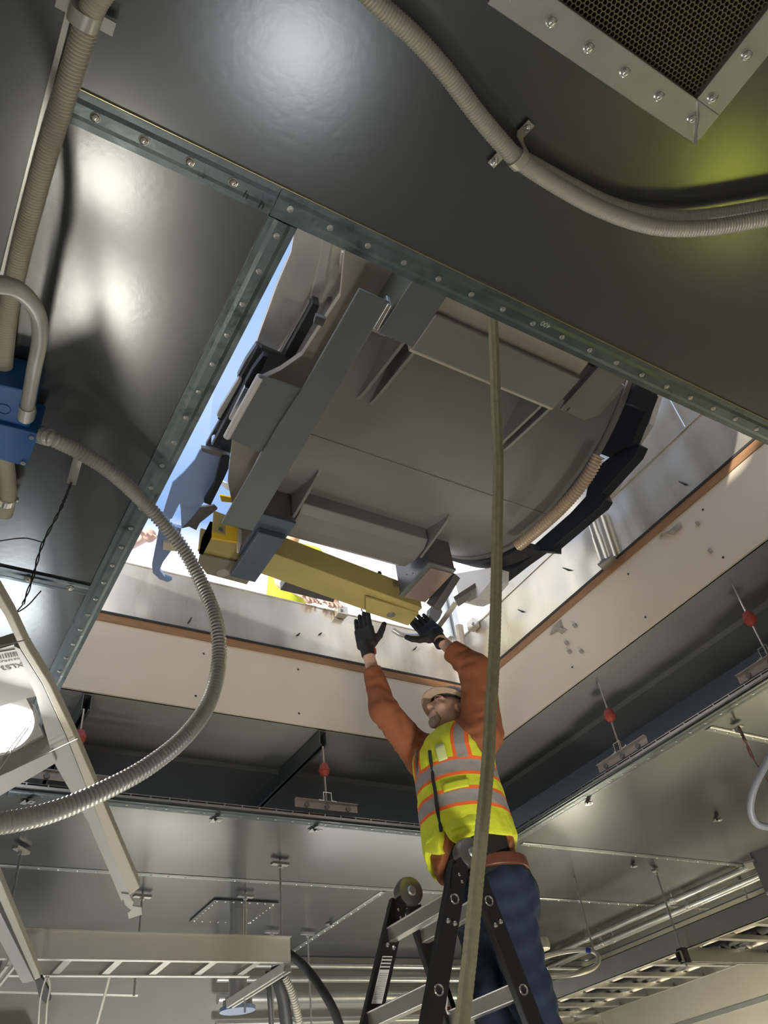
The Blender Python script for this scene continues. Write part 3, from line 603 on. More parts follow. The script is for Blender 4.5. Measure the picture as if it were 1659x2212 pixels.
for k, (dy, zq, r_) in enumerate(((.05, 1.43, .02), (.06, 1.34, .02), (.09, 1.22, .035), (.06, 1.08, .018), (.06, .98, .014))):
    q = MB(); q.cyl((2.2, YW - dy, zq), (XW - .1, YW - dy, zq), r_, 12)
    tag(q.build('far_wall_pipe', M_ZINC), ['topmost pipe along the far wall right under the ceiling', 'second pipe along the far wall from the ceiling', 'thickest pipe along the far wall', 'fourth pipe down along the far wall', 'lowest thin pipe along the far wall'][k], 'pipe', 'pipes along the far wall')
for k in range(7):
    x = 3.1 + k * .35; 
q = MB(); q.box2((2.9, YW - .10, .38), (4.9, YW - .01, .72)); wf = thing('wall_glow_panel', 'added glowing panel for a mirrored light on the far wall behind the ladder foot', 'light', (3.9, YW, .5)); q.build('housing', M_LUM, wf)  # added glowing panel stands in for the reflection of a light fixture
q = MB(); q.box2((2.93, YW - .112, .42), (4.87, YW - .102, .68)); q.build('glow_sheet', mat('glow_sheet_lit', (1, 1, 1), 0, .4, emit=((1, .97, .9), 1.6)), wf)
for k, (z0, c) in enumerate(((1.0, 'upper'), (.80, 'middle'), (.6, 'lower'))):
    q = MB(); q.box2((-.5, YW - .12, z0), (1.1, YW - .02, z0 + .06)); tag(q.build('wall_rail', M_LUM), c + ' pale rail on the far wall at lower left', 'rail', 'pale rails on the far wall')

# ------------------------------------------------------------------ luminaire hanging at left
LZ = .90
lu = thing('hanging_luminaire', 'grey ceiling luminaire frame with a glaring round lamp and barcode sticker at left', 'light fixture', PZ(20, 1600, LZ))
def lp(u, v, dz=0): return PZ(u, v, LZ + dz)
def railpart(a, b, c, d, name):                 # a,b long edge pixels lower face; c,d other side
    q = MB(); q.prism([lp(*a), lp(*b), lp(*c), lp(*d)], (0, 0, .028)); return q.build(name, M_LUMR, lu, bevel=.002)
q = MB(); q.prism([lp(*p) for p in ((-40, 1215), (27, 1330), (60, 1400), (107, 1476), (161, 1590), (302, 1918), (279, 1935), (143, 1590), (91, 1476), (43, 1400), (10, 1330), (-60, 1225))], (0, 0, .024)); q.build('long_rail', M_LUMR, lu, bevel=.002)
q = MB(); q.prism([lp(u, v, .004) for u, v in ((280, 1934), (262, 1946), (245, 1905), (190, 1775), (118, 1650), (98, 1580), (78, 1505), (52, 1442), (30, 1396), (43, 1402), (91, 1478), (143, 1592))], (0, 0, .018)); q.build('rail_web', M_LUM, lu)
q = MB(); q.prism([lp(262, 1930), lp(278, 1932), lp(289, 1950), lp(285, 1957), lp(305, 1960), lp(307, 1976), lp(278, 1985), lp(276, 1972), lp(283, 1966), lp(270, 1955)], (0, 0, .004)); q.build('end_bracket', M_LUM, lu)
railpart((-50, 1780), (88, 2112), (76, 2118), (-65, 1800), 'side_rail')
q = MB(); q.prism([lp(-70, 1830, .012), lp(74, 2119, .012), lp(48, 2124, .012), lp(-90, 1860, .012)], (0, 0, .02)); q.build('side_rail_web', M_LUM, lu)
q = MB(); q.prism([lp(76, 2118, -.002), lp(90, 2112, -.002), lp(106, 2140, -.002), lp(110, 2160, -.002), lp(98, 2168, -.002), lp(84, 2152, -.002)], (0, 0, .012)); q.build('connector_block', M_BLKP, lu)
for du in (0, 16):
    q = MB(); q.tube(spline([lp(100 + du * .3, 2110), lp(92 + du, 2135), lp(86 + du, 2170), lp(82 + du, 2240)], 30), .004, 8); q.build('lead_wire', M_LUMR, lu)
q = MB(); q.prism([lp(-60, 1420, .03), lp(44, 1388, .03), lp(96, 1500, .03), lp(52, 1510, .03), lp(-60, 1545, .03)], (0, 0, .03)); q.build('ballast_cover', M_LUM, lu)
q = MB(); q.prism([lp(-60, 1540, .045), lp(52, 1500, .045), lp(70, 1535, .045), lp(118, 1640, .045), lp(-60, 1720, .045)], (0, 0, .006)); q.build('lamp_tray', M_LUM, lu)
q = MB(); q.prism([lp(-60, 1705, -.004), lp(112, 1622, -.004), lp(122, 1645, -.004), lp(116, 1652, -.004), lp(-60, 1755, -.004)], (0, 0, .05)); q.build('lower_bracket', M_LUM, lu, bevel=.002)
lc = lp(-12, 1592, .0); tilt = (ray(-12, 1592) / np.linalg.norm(ray(-12, 1592)))
tdir = (Vector((0.15, -.35, -1)) - Vector(tilt) * .3).normalized()
q = MB(); q.lathe(lc + Vector((0, 0, .05)), tdir, [(0, .02), (.012, .062), (.03, .082), (.034, .082)], 36); q.build('reflector', M_BRIGHT, lu)
q = MB(); q.lathe(lc + Vector((0, 0, .05)) + tdir * .0345, tdir, [(0, .072), (.006, .070), (.010, .04)], 36); q.build('lamp_lens', M_LAMP, lu)
rl = lamp('luminaire_lamp', lc + tdir * .06, tdir, 3, .15, (1, .97, .92))
for a, b in (((-20, 1690), (68, 1562)), ((-20, 1670), (66, 1558)), ((16, 1668), (168, 1596)), ((-20, 1400), (66, 1380))):
    q = MB(); q.cyl(lp(*a, -.012), lp(*b, -.012), .0014, 6); q.build('guard_wire', M_BRIGHT, lu)
lb = MB(); quad = [lp(-40, 1415, .029), lp(34, 1402, .029), lp(49, 1438, .029), lp(-25, 1465, .029)]
lb.prism(quad, (0, 0, -.001)); lbo = lb.build('barcode_sticker', M_PAPER, lu)
ex = (lp(34, 1402) - lp(-40, 1415)).normalized(); ey = (lp(49, 1438) - lp(34, 1402)).normalized()
q = MB(); o_ = lp(-10, 1411, .0275)
rng = random.Random(2); s0 = 0
while s0 < .075:
    wd_ = rng.choice((.0012, .0022, .0034)); a0 = lp(-38, 1418, .0275) + ex * s0 + ey * .004
    q.prism([a0, a0 + ex * wd_, a0 + ex * wd_ + ey * .016, a0 + ey * .016], (0, 0, -.0003)); s0 += wd_ + rng.choice((.0012, .002, .003))
bo = q.build('barcode', M_INK, lu)
mark('XLS3.040', lp(46, 1432, .0272), .022, M_INK, lu, name='sticker_text', xdir=-ex, normal=(0, 0, -1))
mark('XLS 3.0 PLATINUM', lp(42, 1421, .0272), .008, M_INK, lu, name='sticker_small_text', xdir=-ex, normal=(0, 0, -1))

# ------------------------------------------------------------------ the vessel lowered through the roof
ve = thing('steel_vessel', 'large grey cylindrical steel vessel on welded feet lowered through the roof opening', 'machine', (1.55, 1.80, 2.2))
VY, VZ, VR, VXa, VXb = 1.80, 3.235, .968, .93, 2.20
q = MB(); N = 128; prof_a = [(VXa, VR * .97), (VXa + .02, VR), (VXb - .015, VR), (VXb, VR * .985)]
q.lathe((0, VY, VZ), (1, 0, 0), prof_a, N); q.build('drum', M_MAG, ve)
q = MB(); q.lathe((VXa - .004, VY, VZ), (1, 0, 0), [(0, VR * .965), (.004, VR * .97)], N); q.build('end_panel', mat('polished_stainless', (.80, .84, .90), 1.0, .07, 0, 40, .0, low=.01, lows=1.5), ve)
def drum_z(y, r=VR): return VZ - math.sqrt(max(0, r * r - (y - VY) ** 2))
q = MB(); q.box2((VXa + .02, VY - .006, drum_z(VY) - .004), (VXb - .02, VY + .006, drum_z(VY) + .01)); q.build('bottom_weld', M_MAG, ve, bevel=.003)
# rolled end ring at right with dark rubber trim and the tan hose following it
def ringpt(a, r, x): return Vector((x, VY + r * math.sin(a), VZ - r * math.cos(a)))
def band(a0, a1, r0, r1, x0, x1, n=40):
    mb = MB(); vs = []
    for i in range(n + 1):
        a = a0 + (a1 - a0) * i / n
        vs += [ringpt(a, r0, x0), ringpt(a, r1, x0), ringpt(a, r1, x1), ringpt(a, r0, x1)]
    fs = [(4 * i + k, 4 * i + (k + 1) % 4, 4 * i + 4 + (k + 1) % 4, 4 * i + 4 + k) for i in range(n) for k in range(4)] + [(0, 1, 2, 3), (4 * n + 3, 4 * n + 2, 4 * n + 1, 4 * n)]
    mb.add(vs, fs); mb.smooth = True; return mb
band(-1.2, 1.3, VR - .01, VR + .012, VXb - .01, VXb + .015).build('end_ring', M_MAG, ve)
band(.22, .85, VR - .0, VR + .03, VXb + .02, VXb + .12).build('far_rubber_trim', M_BLKP, ve)
band(-1.2, -.62, VR - .005, VR + .05, VXb + .02, VXb + .13).build('near_rubber_trim', M_BLKP, ve)
hz = [PX(u, v, 2.12) for u, v in ((1293, 985), (1275, 1020), (1248, 1058), (1215, 1095), (1180, 1128), (1140, 1162), (1120, 1178))]
corrugated('ring_hose', hz, .024, M_CORR, .014, .0035, 16, ve)
XT = 2.36
q = MB(); q.prism([PX(u, v, XT) for u, v in ((1366, 952), (1383, 962), (1372, 985), (1300, 1065), (1307, 1080), (1297, 1095), (1290, 1100), (1196, 1180), (1196, 1192), (1165, 1190), (1130, 1215), (1078, 1256), (1060, 1262), (1072, 1222), (1132, 1186), (1150, 1180), (1232, 1108), (1265, 1072), (1274, 1020), (1320, 985))], (.05, 0, 0)); q.build('edge_guard', M_BLKP, ve, bevel=.003)
# cover skirt behind the guard at right
q = MB(); q.prism([PX(u, v, 2.42) for u, v in ((1424, 842), (1396, 830), (1378, 900), (1345, 960), (1300, 1060), (1295, 1095), (1325, 1060), (1366, 970), (1402, 915))], (.03, 0, 0)); q.build('right_skirt', M_COVER, ve)
q = MB(); q.prism([PX(u, v, 2.34) for u, v in ((1345, 835), (1408, 850), (1365, 960), (1340, 965), (1310, 985), (1283, 975), (1310, 930))], (.04, 0, 0)); q.build('upper_guard', M_BLKP, ve)
# gusset fins
def fin(tip, base, foot, name='gusset', m=M_MAG, th=.012):
    y_t, y_b = tip, base; x = foot; mb = MB(); n = 10; pts = []
    for i in range(n + 1):
        y = y_t + (y_b - y_t) * i / n; pts.append(Vector((x - th / 2, y, drum_z(y) + .01)))
    pts.append(Vector((x - th / 2, y_b, 2.235)))
    for i in range(6, 0, -1):
        t = i / 7; y = y_t + (y_b - y_t) * t; pts.append(Vector((x - th / 2, y, 2.235 * t ** .8 + (drum_z(y_t) - .002) * (1 - t ** .8))))
    mb.prism(pts, (th, 0, 0)); return mb.build(name, m, ve)
fin(1.60, 1.25, 1.155); fin(1.60, 1.25, 1.735); fin(1.95, 2.23, 1.135); fin(1.97, 2.25, 1.79)
# fins' outer wings (the gussets are V shaped)
fin(1.60, 1.25, 1.10); fin(1.60, 1.25, 1.775)
# feet
def foot(x0, x1, y0, y1, zb, m1, m2, name, recess=False):
    f = MB(); f.box2((x0, y0, zb + .012), (x1, y1, 2.42)); fo = f.build(name, m1, ve, bevel=.003)
    b = MB(); b.box2((x0 - .004, y0 - .004, zb), (x1 + .004, y1 + .004, zb + .014)); b.build('foot_plate', m2, fo, bevel=.002)
    return fo
fA = foot(1.822, 1.965, 2.235, 2.50, 2.20, M_FOOT, M_MAGD, 'foot')
q = MB(); q.box2((1.842, 2.255, 2.194), (1.960, 2.496, 2.200)); q.build('foot_insert', mat('foot_insert_rose', (.30, .22, .19), .35, .35, 0, 40, .2, 6), fA)
fB = foot(1.00, 1.140, 2.225, 2.49, 2.20, M_FOOT, M_FOOTB, 'foot')
q = MB(); q.box2((1.01, 2.30, 2.17), (1.13, 2.62, 2.2)); q.build('foot_block', M_FOOTB, fB, bevel=.004)
foot(.985, 1.112, .90, 1.235, 2.195, M_MAGD, M_MAGD, 'foot')
foot(1.80, 1.93, .85, 1.225, 2.215, M_FOOT, M_FOOT, 'foot')
bs = [(1.825, 2.27 + i * .05, 2.24 + (i % 2) * .03) for i in range(5)]
for p in bs[:4]:
    q = MB(); q.lathe(p, (-1, 0, 0), [(0, .005), (.003, .004)], 8); q.build('bolt', M_BRIGHT, fA)
# longitudinal stiffener boxes between the feet
q = MB(); q.prism([(1.115, y, z) for y, z in ((.55, 2.50), (.62, 2.34), (1.02, 2.225), (1.10, 2.215), (1.245, 2.195), (1.262, 2.20), (1.262, 2.50))], (.64, 0, 0)); q.build('near_stiffener', M_MAGB, ve, bevel=.003)
q = MB(); q.box2((1.115, 1.09, 2.192), (1.755, 1.25, 2.214)); q.build('near_stiffener_lip', M_MAG, ve, bevel=.006)
q = MB(); q.prism([(1.15, y, z) for y, z in ((2.16, 2.45), (2.16, 2.27), (2.20, 2.245), (2.28, 2.24), (2.36, 2.262), (2.42, 2.31), (2.42, 2.45))], (.63, 0, 0)); q.build('far_stiffener', M_MAG, ve, bevel=.004)
# end cover sheets and long flat bar at the left end
def plate(pts, z, th, m, name, bev=.002, dz=(0, 0)):
    mb = MB(); mb.prism([PZ(u, v, z) for u, v in pts], (0, 0, th)); return mb.build(name, m, ve, bevel=bev)
plate([(746, 522), (900, 590), (880, 640), (860, 700), (800, 760), (640, 1010), (560, 1120), (505, 1110), (492, 1040), (502, 950), (560, 822), (606, 800), (652, 768), (702, 690), (735, 640)], 2.38, .03, M_MAGB, 'end_plate')
plate([(700, 503), (762, 526), (745, 640), (705, 705), (655, 778), (600, 812), (590, 768), (640, 740), (690, 600)], 2.64, .02, M_MAGB, 'upper_backing')
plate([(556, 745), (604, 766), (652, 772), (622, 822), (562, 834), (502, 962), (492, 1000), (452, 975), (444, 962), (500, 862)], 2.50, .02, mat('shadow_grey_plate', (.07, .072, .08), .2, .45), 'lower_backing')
plate([(474, 1070), (505, 1076), (500, 1086), (478, 1084)], 2.75, .01, M_YELB, 'yellow_lug')
plate([(776, 625), (842, 655), (805, 712), (700, 890), (640, 990), (546, 1147), (478, 1132), (600, 920), (655, 838)], 2.19, .012, M_MAGD, 'flat_bar')
plate([(806, 710), (838, 656), (846, 660), (816, 714)], 2.185, .05, M_BRIGHT, 'flat_bar_fold')
plate([(560, 812), (652, 842), (690, 845), (690, 900), (560, 978), (488, 944)], 2.205, .012, M_MAGD, 'wide_sheet')
q = MB(); q.tube([PZ(562, 813, 2.212), PZ(490, 944, 2.212)], .014, 14); q.build('rolled_edge', M_COVER, ve)
plate([(566, 972), (628, 975), (570, 1098), (505, 1090)], 2.24, .006, M_COVER, 'inner_sheet')
plate([(640, 470), (706, 505), (700, 560), (672, 655), (610, 750), (598, 762), (552, 744), (560, 720), (600, 610), (628, 545)], 2.58, .03, M_COVER, 'curved_cover', .006)
plate([(698, 500), (718, 509), (703, 600), (692, 640), (620, 766), (598, 765), (668, 655), (692, 560)], 2.562, .03, M_COVER, 'cover_edge')
plate([(712, 508), (752, 530), (736, 622), (722, 640), (708, 642), (698, 655), (676, 652), (694, 600)], 2.62, .03, M_CREAM, 'cream_bracket')
plate([(738, 545), (756, 552), (744, 578), (741, 592), (735, 592), (734, 570)], 2.58, .02, M_CREAM, 'slotted_tab')
plate([(676, 655), (690, 660), (676, 700), (640, 764), (622, 779), (614, 770), (618, 760)], 2.45, .05, M_BLKP, 'black_bar')
plate([(668, 652), (684, 656), (632, 750), (612, 768), (606, 764)], 2.48, .03, M_FOOT, 'black_bar_holder')
plate([(682, 682), (705, 690), (697, 706), (677, 699)], 2.34, .02, M_FOOT, 'small_tab')
# linkage strip on the far left
plate([(553, 746), (566, 752), (548, 790), (520, 828), (512, 815), (530, 780)], 2.42, .03, M_FOOT, 'linkage_sheet')
plate([(569, 768), (578, 772), (566, 800), (505, 905), (470, 968), (458, 964), (492, 900), (545, 800)], 2.33, .03, M_BLKP, 'linkage_rail')
plate([(528, 838), (540, 842), (502, 910), (494, 906)], 2.31, .02, M_BRIGHT, 'linkage_guide')
plate([(556, 750), (562, 755), (480, 910), (470, 905)], 2.40, .02, M_BLKP, 'linkage_rail')
plate([(515, 818), (522, 822), (490, 880), (475, 905), (468, 898), (472, 888)], 2.38, .02, M_COVER, 'linkage_sheet')
q = MB(); q.lathe(PZ(463, 958, 2.4), (.1, .3, 1), [(0, .012), (.06, .012)], 12); q.build('pin', M_BRIGHT, ve)
plate([(434, 968), (468, 974), (495, 984), (497, 992), (476, 988), (436, 976)], 2.44, .02, M_FOOT, 'cover_flange')
plate([(432, 972), (480, 988), (462, 1050), (440, 1086), (412, 1122), (392, 1142), (390, 1100), (388, 1088), (372, 1120), (344, 1132), (372, 1044), (398, 1020), (420, 995)], 2.46, .012, M_SKYTINT, 'lower_cover')
plate([(478, 988), (496, 988), (494, 1012), (486, 1030), (455, 1092), (440, 1086), (462, 1050)], 2.43, .04, M_BLKP, 'lower_guard')
plate([(346, 1130), (392, 1142), (386, 1168), (352, 1215), (345, 1232), (356, 1247), (372, 1253), (362, 1258), (345, 1252), (330, 1238), (328, 1220)], 2.52, .02, M_SKYTINT, 'hooked_leg')
plate([(352, 1172), (386, 1178), (384, 1192), (352, 1188)], 2.50, .02, M_CREAM, 'hook_pad')
plate([(392, 1142), (430, 1096), (462, 1092), (470, 1100), (432, 1130), (424, 1146), (408, 1138)], 2.5, .012, M_FOOT, 'torn_lug')
# bracket and bolts near the batten
plate([(750, 560), (880, 600), (845, 655), (780, 628), (752, 600)], 2.6, .02, M_COVER, 'bolt_bracket')
for (u, v) in ((815, 586), (800, 612)):
    q = MB(); c0 = PZ(u, v, 2.52); d0_ = Vector((.9, .3, .1)).normalized(); q.lathe(c0, d0_, [(0, .018), (.04, .018), (.041, .012)], 16); q.build('cap_screw', M_BRIGHT, ve)
plate([(862, 602), (884, 610), (842, 655), (808, 640), (812, 632), (836, 640)], 2.5, .01, M_COVER, 'fold_bracket')
# near right bracket plates
q = MB(); q.prism([PZ(u, v, 2.24) for u, v in ((1240, 770), (1295, 800), (1300, 812), (1222, 888), (1206, 884), (1200, 868))], (0, 0, .02)); q.build('side_bracket', M_FOOT, ve, bevel=.002)
q = MB(); q.prism([PZ(u, v, 2.25) for u, v in ((1300, 806), (1350, 835), (1294, 898), (1262, 908), (1224, 890))], (0, 0, .016)); q.build('shiny_bracket', M_MAGD, ve, bevel=.002)
q = MB(); q.prism([PZ(u, v, 2.236) for u, v in ((1292, 795), (1298, 800), (1216, 890), (1210, 884))], (0, 0, .06)); q.build('bracket_fold', M_MAGD, ve)
# boxes at the far right corner
q = MB(); q.prism([PX(u, v, 2.22) for u, v in ((978, 1240), (1065, 1225), (1064, 1252), (1030, 1292), (1010, 1302), (994, 1300))], (.10, 0, 0)); q.build('corner_box', M_COVER, ve, bevel=.002)
q = MB(); q.bar(PX(985, 1300, 2.16), PX(1062, 1250, 2.30), .06, .025); q.build('corner_channel', M_MAG, ve)
q = MB(); q.bar(PX(980, 1240, 2.05), PX(935, 1312, 1.99), .05, .06); q.build('corner_strut', M_FOOT, ve, bevel=.003)
q = MB(); q.prism([PY(u, v, 2.9) for u, v in ((948, 1300), (956, 1322), (950, 1336), (942, 1345), (928, 1330), (930, 1312))], (0, .04, 0)); q.build('corner_lug', M_FOOT, ve)
q = MB(); q.tube([PX(1003, 1278, 2.3), PX(1000, 1290, 2.3)], .02, 10); q.build('red_knob', M_REDP, ve)
arcp = [PY(u, v, 2.95) for u, v in ((848, 1360), (865, 1370), (885, 1374), (905, 1372), (925, 1362), (938, 1350))]
q = MB(); q.tube(spline(arcp, 40), .014, 10); tag(q.build('lifting_hook_ring', M_COVER), 'grey curved steel ring under the yellow beam near the gloved hand', 'ring')
q = MB(); q.bar(PD(985, 1302, 4.1), PD(930, 1378, 4.1), .035, .004); tag(q.build('white_strap', M_CREAM), 'cream strap slanting behind the worker left glove', 'strap')

# ------------------------------------------------------------------ yellow lifting beam
yb = thing('lifting_beam', 'yellow painted steel lifting beam beneath the vessel above the worker gloves', 'beam', (1.45, 2.6, 2.25))
a_, b_ = Vector((.86, 2.53, 2.315)), Vector((1.985, 2.64, 2.275))
q = MB(); dB = (b_ - a_).normalized(); rB = Vector((-dB.y, dB.x, 0))
q.bar(a_ + rB * .06, b_ + rB * .06, .012, .12); q.bar(a_ - rB * .07, b_ - rB * .07, .012, .12); q.bar(a_ - Vector((0, 0, .056)), b_ - Vector((0, 0, .056)), .15, .012)
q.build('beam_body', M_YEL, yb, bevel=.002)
q = MB(); q.prism([PY(u, v, 2.46) for u, v in ((454, 1126), (470, 1130), (513, 1140), (512, 1170), (468, 1163), (452, 1160))], (0, .012, 0)); q.build('end_plate', M_YELB, yb)  # sunlight on this end face put into a brighter yellow
q = MB(); q.lathe(PY(477, 1144, 2.455), (0, -1, 0), [(0, .011), (.003, .010)], 14); q.build('end_hole', M_FOOT, yb)
q = MB(); q.prism([PY(u, v, 2.46) for u, v in ((454, 1126), (452, 1160), (433, 1197), (429, 1196), (437, 1160))], (.01, 0, 0)); q.build('end_edge', M_YELB, yb)
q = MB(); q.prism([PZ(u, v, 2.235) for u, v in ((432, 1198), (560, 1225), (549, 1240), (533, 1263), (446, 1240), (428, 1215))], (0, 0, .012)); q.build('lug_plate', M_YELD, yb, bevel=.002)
q = MB(); c0 = PZ(481, 1238, 2.234); q.lathe(c0, (0, 0, -1), [(0, .028), (.002, .026)], 24); q.build('lug_hole', M_MAGB, yb)
q = MB(); q.prism([PZ(u, v, 2.205) for u, v in ((790, 1290), (905, 1325), (882, 1352), (790, 1322))], (0, 0, .012)); q.build('lug_plate', M_YEL, yb, bevel=.002)
q = MB(); c0 = PZ(845, 1328, 2.204); q.lathe(c0, (0, 0, -1), [(0, .022), (.002, .020)], 24); q.build('lug_hole', M_MAG, yb)
q = MB(); q.lathe(PY(820, 1238, 2.56), (0, -1, 0), [(0, .012), (.003, .011)], 14); q.build('end_hole', M_FOOT, yb)
q = MB(); q.prism([PY(u, v, 2.46) for u, v in ((513, 1140), (530, 1150), (516, 1192), (513, 1190))], (.0, .01, 0)); q.build('rivet_plate', M_CREAM, yb)
# dark box and scale behind the yellow beam
q = MB(); q.prism([PZ(u, v, 2.42) for u, v in ((622, 1248), (735, 1272), (720, 1302), (605, 1275))], (0, 0, .05)); tag(q.build('grey_crate', M_FOOT, bevel=.003), 'dark grey flat box behind the yellow beam', 'box')
hn = thing('wire_loop', 'open rectangular steel wire frame hanging right of the vest of the outside worker', 'handle', PZ(790, 1310, 2.3))
q = MB(); hp_ = [PZ(u, v, 2.3) for u, v in ((782, 1285), (781, 1318), (788, 1327), (808, 1300), (807, 1292))]; q.tube(hp_, .004, 8); q.build('wire', M_COVER, hn)
pvt = thing('curb_bracket', 'small aluminium bracket bolted on the far curb edge', 'bracket', PY(737, 1322, CYF - .02))
q = MB(); q.box(PY(737, 1322, CYF - .03), (.07, .05, .06)); q.build('block', M_ALU, pvt, bevel=.003)
q = MB(); q.lathe(PY(738, 1319, CYF - .055), (0, -1, 0), [(0, .012), (.004, .010)], 12); q.build('bolt', M_FOOT, pvt)
pvt = thing('curb_bracket', 'small aluminium bracket bolted on the right curb edge near the corner post', 'bracket', PX(1022, 1352, CXR - .02))
q = MB(); q.box(PX(1022, 1350, CXR - .03), (.05, .07, .06)); q.build('block', M_ALU, pvt, bevel=.003)
q = MB(); q.lathe(PX(1022, 1348, CXR - .056), (-1, 0, 0), [(0, .012), (.004, .010)], 12); q.build('bolt', M_FOOT, pvt)
# wooden-looking tube at the curb corner and the twin pipes on the right curb
q = MB(); q.cyl(PX(992, 1352, 2.86), PX(1004, 1440, 2.86), .026, 16); tag(q.build('corner_tube', mat('worn_tube', (.60, .50, .40), .3, .45, .001, 30, .25, 14)), 'short worn tube standing in the far corner of the curb', 'pipe')
tp = thing('twin_pipe_bracket', 'pair of short aluminium pipes with end bracket on the right curb wall', 'pipe', PX(1310, 1215, CXR - .04))
a1, b1 = PX(1275, 1118, CXR - .05), PX(1306, 1212, CXR - .05); mid_ = a1.lerp(b1, .45)
q = MB(); q.cyl(a1, mid_, .023, 16); q.cyl(mid_, b1, .026, 16); q.build('pipe', M_ALU, tp)
q = MB(); q.cyl(PX(1296, 1112, CXR - .02), PX(1326, 1205, CXR - .02), .018, 14); q.build('pipe', M_ALU, tp)
q = MB(); q.bar(PX(1298, 1226, CXR - .05), PX(1330, 1206, CXR - .02), .07, .012); q.build('end_bracket', M_ZINC, tp)

# ------------------------------------------------------------------ hanging strap
sc = [(1060, 655, 2.55), (1066, 720, 2.5), (1071, 860, 2.42), (1076, 1000, 2.34), (1074, 1150, 2.26), (1071, 1300, 2.18), (1067, 1420, 2.1), (1060, 1540, 2.0), (1053, 1660, 1.9), (1042, 1780, 1.8), (1030, 1900, 1.74), (1016, 2050, 1.66), (1000, 2190, 1.58), (985, 2330, 1.5)]
path = resample(spline([PD(u, v, d) for u, v, d in sc], 300), .003)
q = MB(); n = len(path); vs = []; K = 16
for i, p in enumerate(path):
    t = (path[min(i + 1, n - 1)] - path[max(i - 1, 0)]).normalized(); vdir = (p).normalized(); sdir = t.cross(vdir).normalized(); fdir = sdir.cross(t)
    for k in range(K):
        a = 2 * math.pi * k / K; rib = 1 + .16 * math.cos(6 * a); wob = 1 + .025 * math.sin(i * 1.57)
        vs.append(p + sdir * (.0138 * math.cos(a) * rib * wob) + fdir * (.009 * math.sin(a) * rib * wob))
q.add(vs, [(i * K + k, i * K + (k + 1) % K, (i + 1) * K + (k + 1) % K, (i + 1) * K + k) for i in range(n - 1) for k in range(K)]); q.smooth = True
tag(q.build('lifting_strap', M_STRAP, smooth=True), 'long olive webbing strap hanging from the roof opening down past the worker', 'strap')

# ------------------------------------------------------------------ ladder
LA = thing('stepladder', 'black folding ladder with aluminium rungs and round hinges under the worker', 'ladder', (1.96, 2.72, -1.5))
def rail_l(top, foot_, w, t, name='rail'):
    q = MB(); q.bar(top, foot_, t, w, (1, 0, 0)); return q.build(name, M_LADB, LA, bevel=.003)
HZ = 1.0; yN, yF = 2.50, 2.95
foA = Vector((.87, 0, -1.5)); foB = Vector((2.68, 0, -1.5))
def pt(x, y, z): return Vector((x, y, z))
def onA(z): return 1.915 + (HZ - z) * -.43
def onB(z): return 1.955 + (HZ - z) * .27
for y in (yN, yF):
    rail_l(pt(onA(.965), y, .965), pt(onA(-1.5), y, -1.5), .074, .03); rail_l(pt(onB(.95), y, .95), pt(onB(-1.5), y, -1.5), .07, .03)
    q = MB(); q.lathe((1.955, y - .03, 1.005), (0, 1, 0), [(0, .03), (.004, .056), (.02, .060), (.04, .060), (.056, .056), (.06, .03)], 28); h = q.build('hinge', mat('hinge_steel', (.32, .31, .30), .9, .32, .0005, 60, .2, 12), LA)
    q = MB(); q.lathe((1.955, y - .036, 1.005), (0, 1, 0), [(0, .016), (.008, .022)], 20); q.build('hinge_pin', M_ZINC, h)
    q = MB(); q.prism([(1.955, y - .02, 1.03), (onA(.93) - .03, y - .02, .95), (onA(.88) - .03, y - .02, .87), (onA(.88) + .03, y - .02, .87)], (0, .04, 0)); q.build('hinge_plate', M_LADB, h)
for k in range(8):
    z = .835 - k * .29
    xa, xb = onA(z), onB(z)
    for x, nm in ((xa, 'rung'), (xb, 'rung')):
        q = MB(); q.bar((x, yN + .012, z), (x, yF - .012, z), .036, .05); q.bar((x, yN + .012, z + .026), (x, yF - .012, z + .026), .046, .006); q.build(nm, M_RUNG, LA, bevel=.003)
for k in range(5):
    z = .835 - k * .29
    for x in (onA(z), onB(z)):
        q = MB(); q.tube([(x + .016 * math.cos(a), yN - .017, z + .016 * math.sin(a)) for a in np.linspace(0, 2 * math.pi, 20)], .0035, 6); q.build('locking_ring', M_BRIGHT, LA)
for (x0, zz0) in ((onA(.92), .92), (onA(.89) + .02, .895), (onA(.76) - .012, .76), (onA(.755) + .018, .752), (onB(.765) - .01, .752), (onB(.76) + .016, .765)):
    q = MB(); q.lathe((x0, yN - .015, zz0), (0, -1, 0), [(0, .009), (.004, .008), (.006, .004)], 14); q.build('rivet', M_BRIGHT, LA)
for (x0, zz0) in ((onA(.93), .93), (onA(.9) + .02, .90), (onA(.80) - .012, .80), (onA(.795) + .018, .79)):
    q = MB(); q.lathe((x0, yF - .015, zz0), (0, -1, 0), [(0, .009), (.004, .008), (.006, .004)], 14); q.build('rivet', M_BRIGHT, LA)
def sticker(y, za, zb, w, m, name):
    q = MB(); q.prism([(onA(za) - w / 2, y, za), (onA(za) + w / 2, y, za), (onA(zb) + w / 2, y, zb), (onA(zb) - w / 2, y, zb)], (0, -.001, 0)); return q.build(name, m, LA)
sticker(yF - .0155, .76, .60, .045, M_PAPER, 'warning_label')
for k in range(4): sticker(yF - .017, .755 - k * .012, .749 - k * .012, .042, M_INK, 'label_line')
for k in range(14): sticker(yF - .017, .700 - k * .0065, .6985 - k * .0065, .036, mat('grey_ink', (.35, .35, .35), 0, .6), 'label_line')
q = MB(); q.prism([(onB(.66) - .02, yF - .016, .66), (onB(.66) + .01, yF - .016, .66), (onB(.56) + .01, yF - .016, .56), (onB(.56) - .02, yF - .016, .56)], (0, -.001, 0)); so = q.build('small_label', M_PAPER, LA)
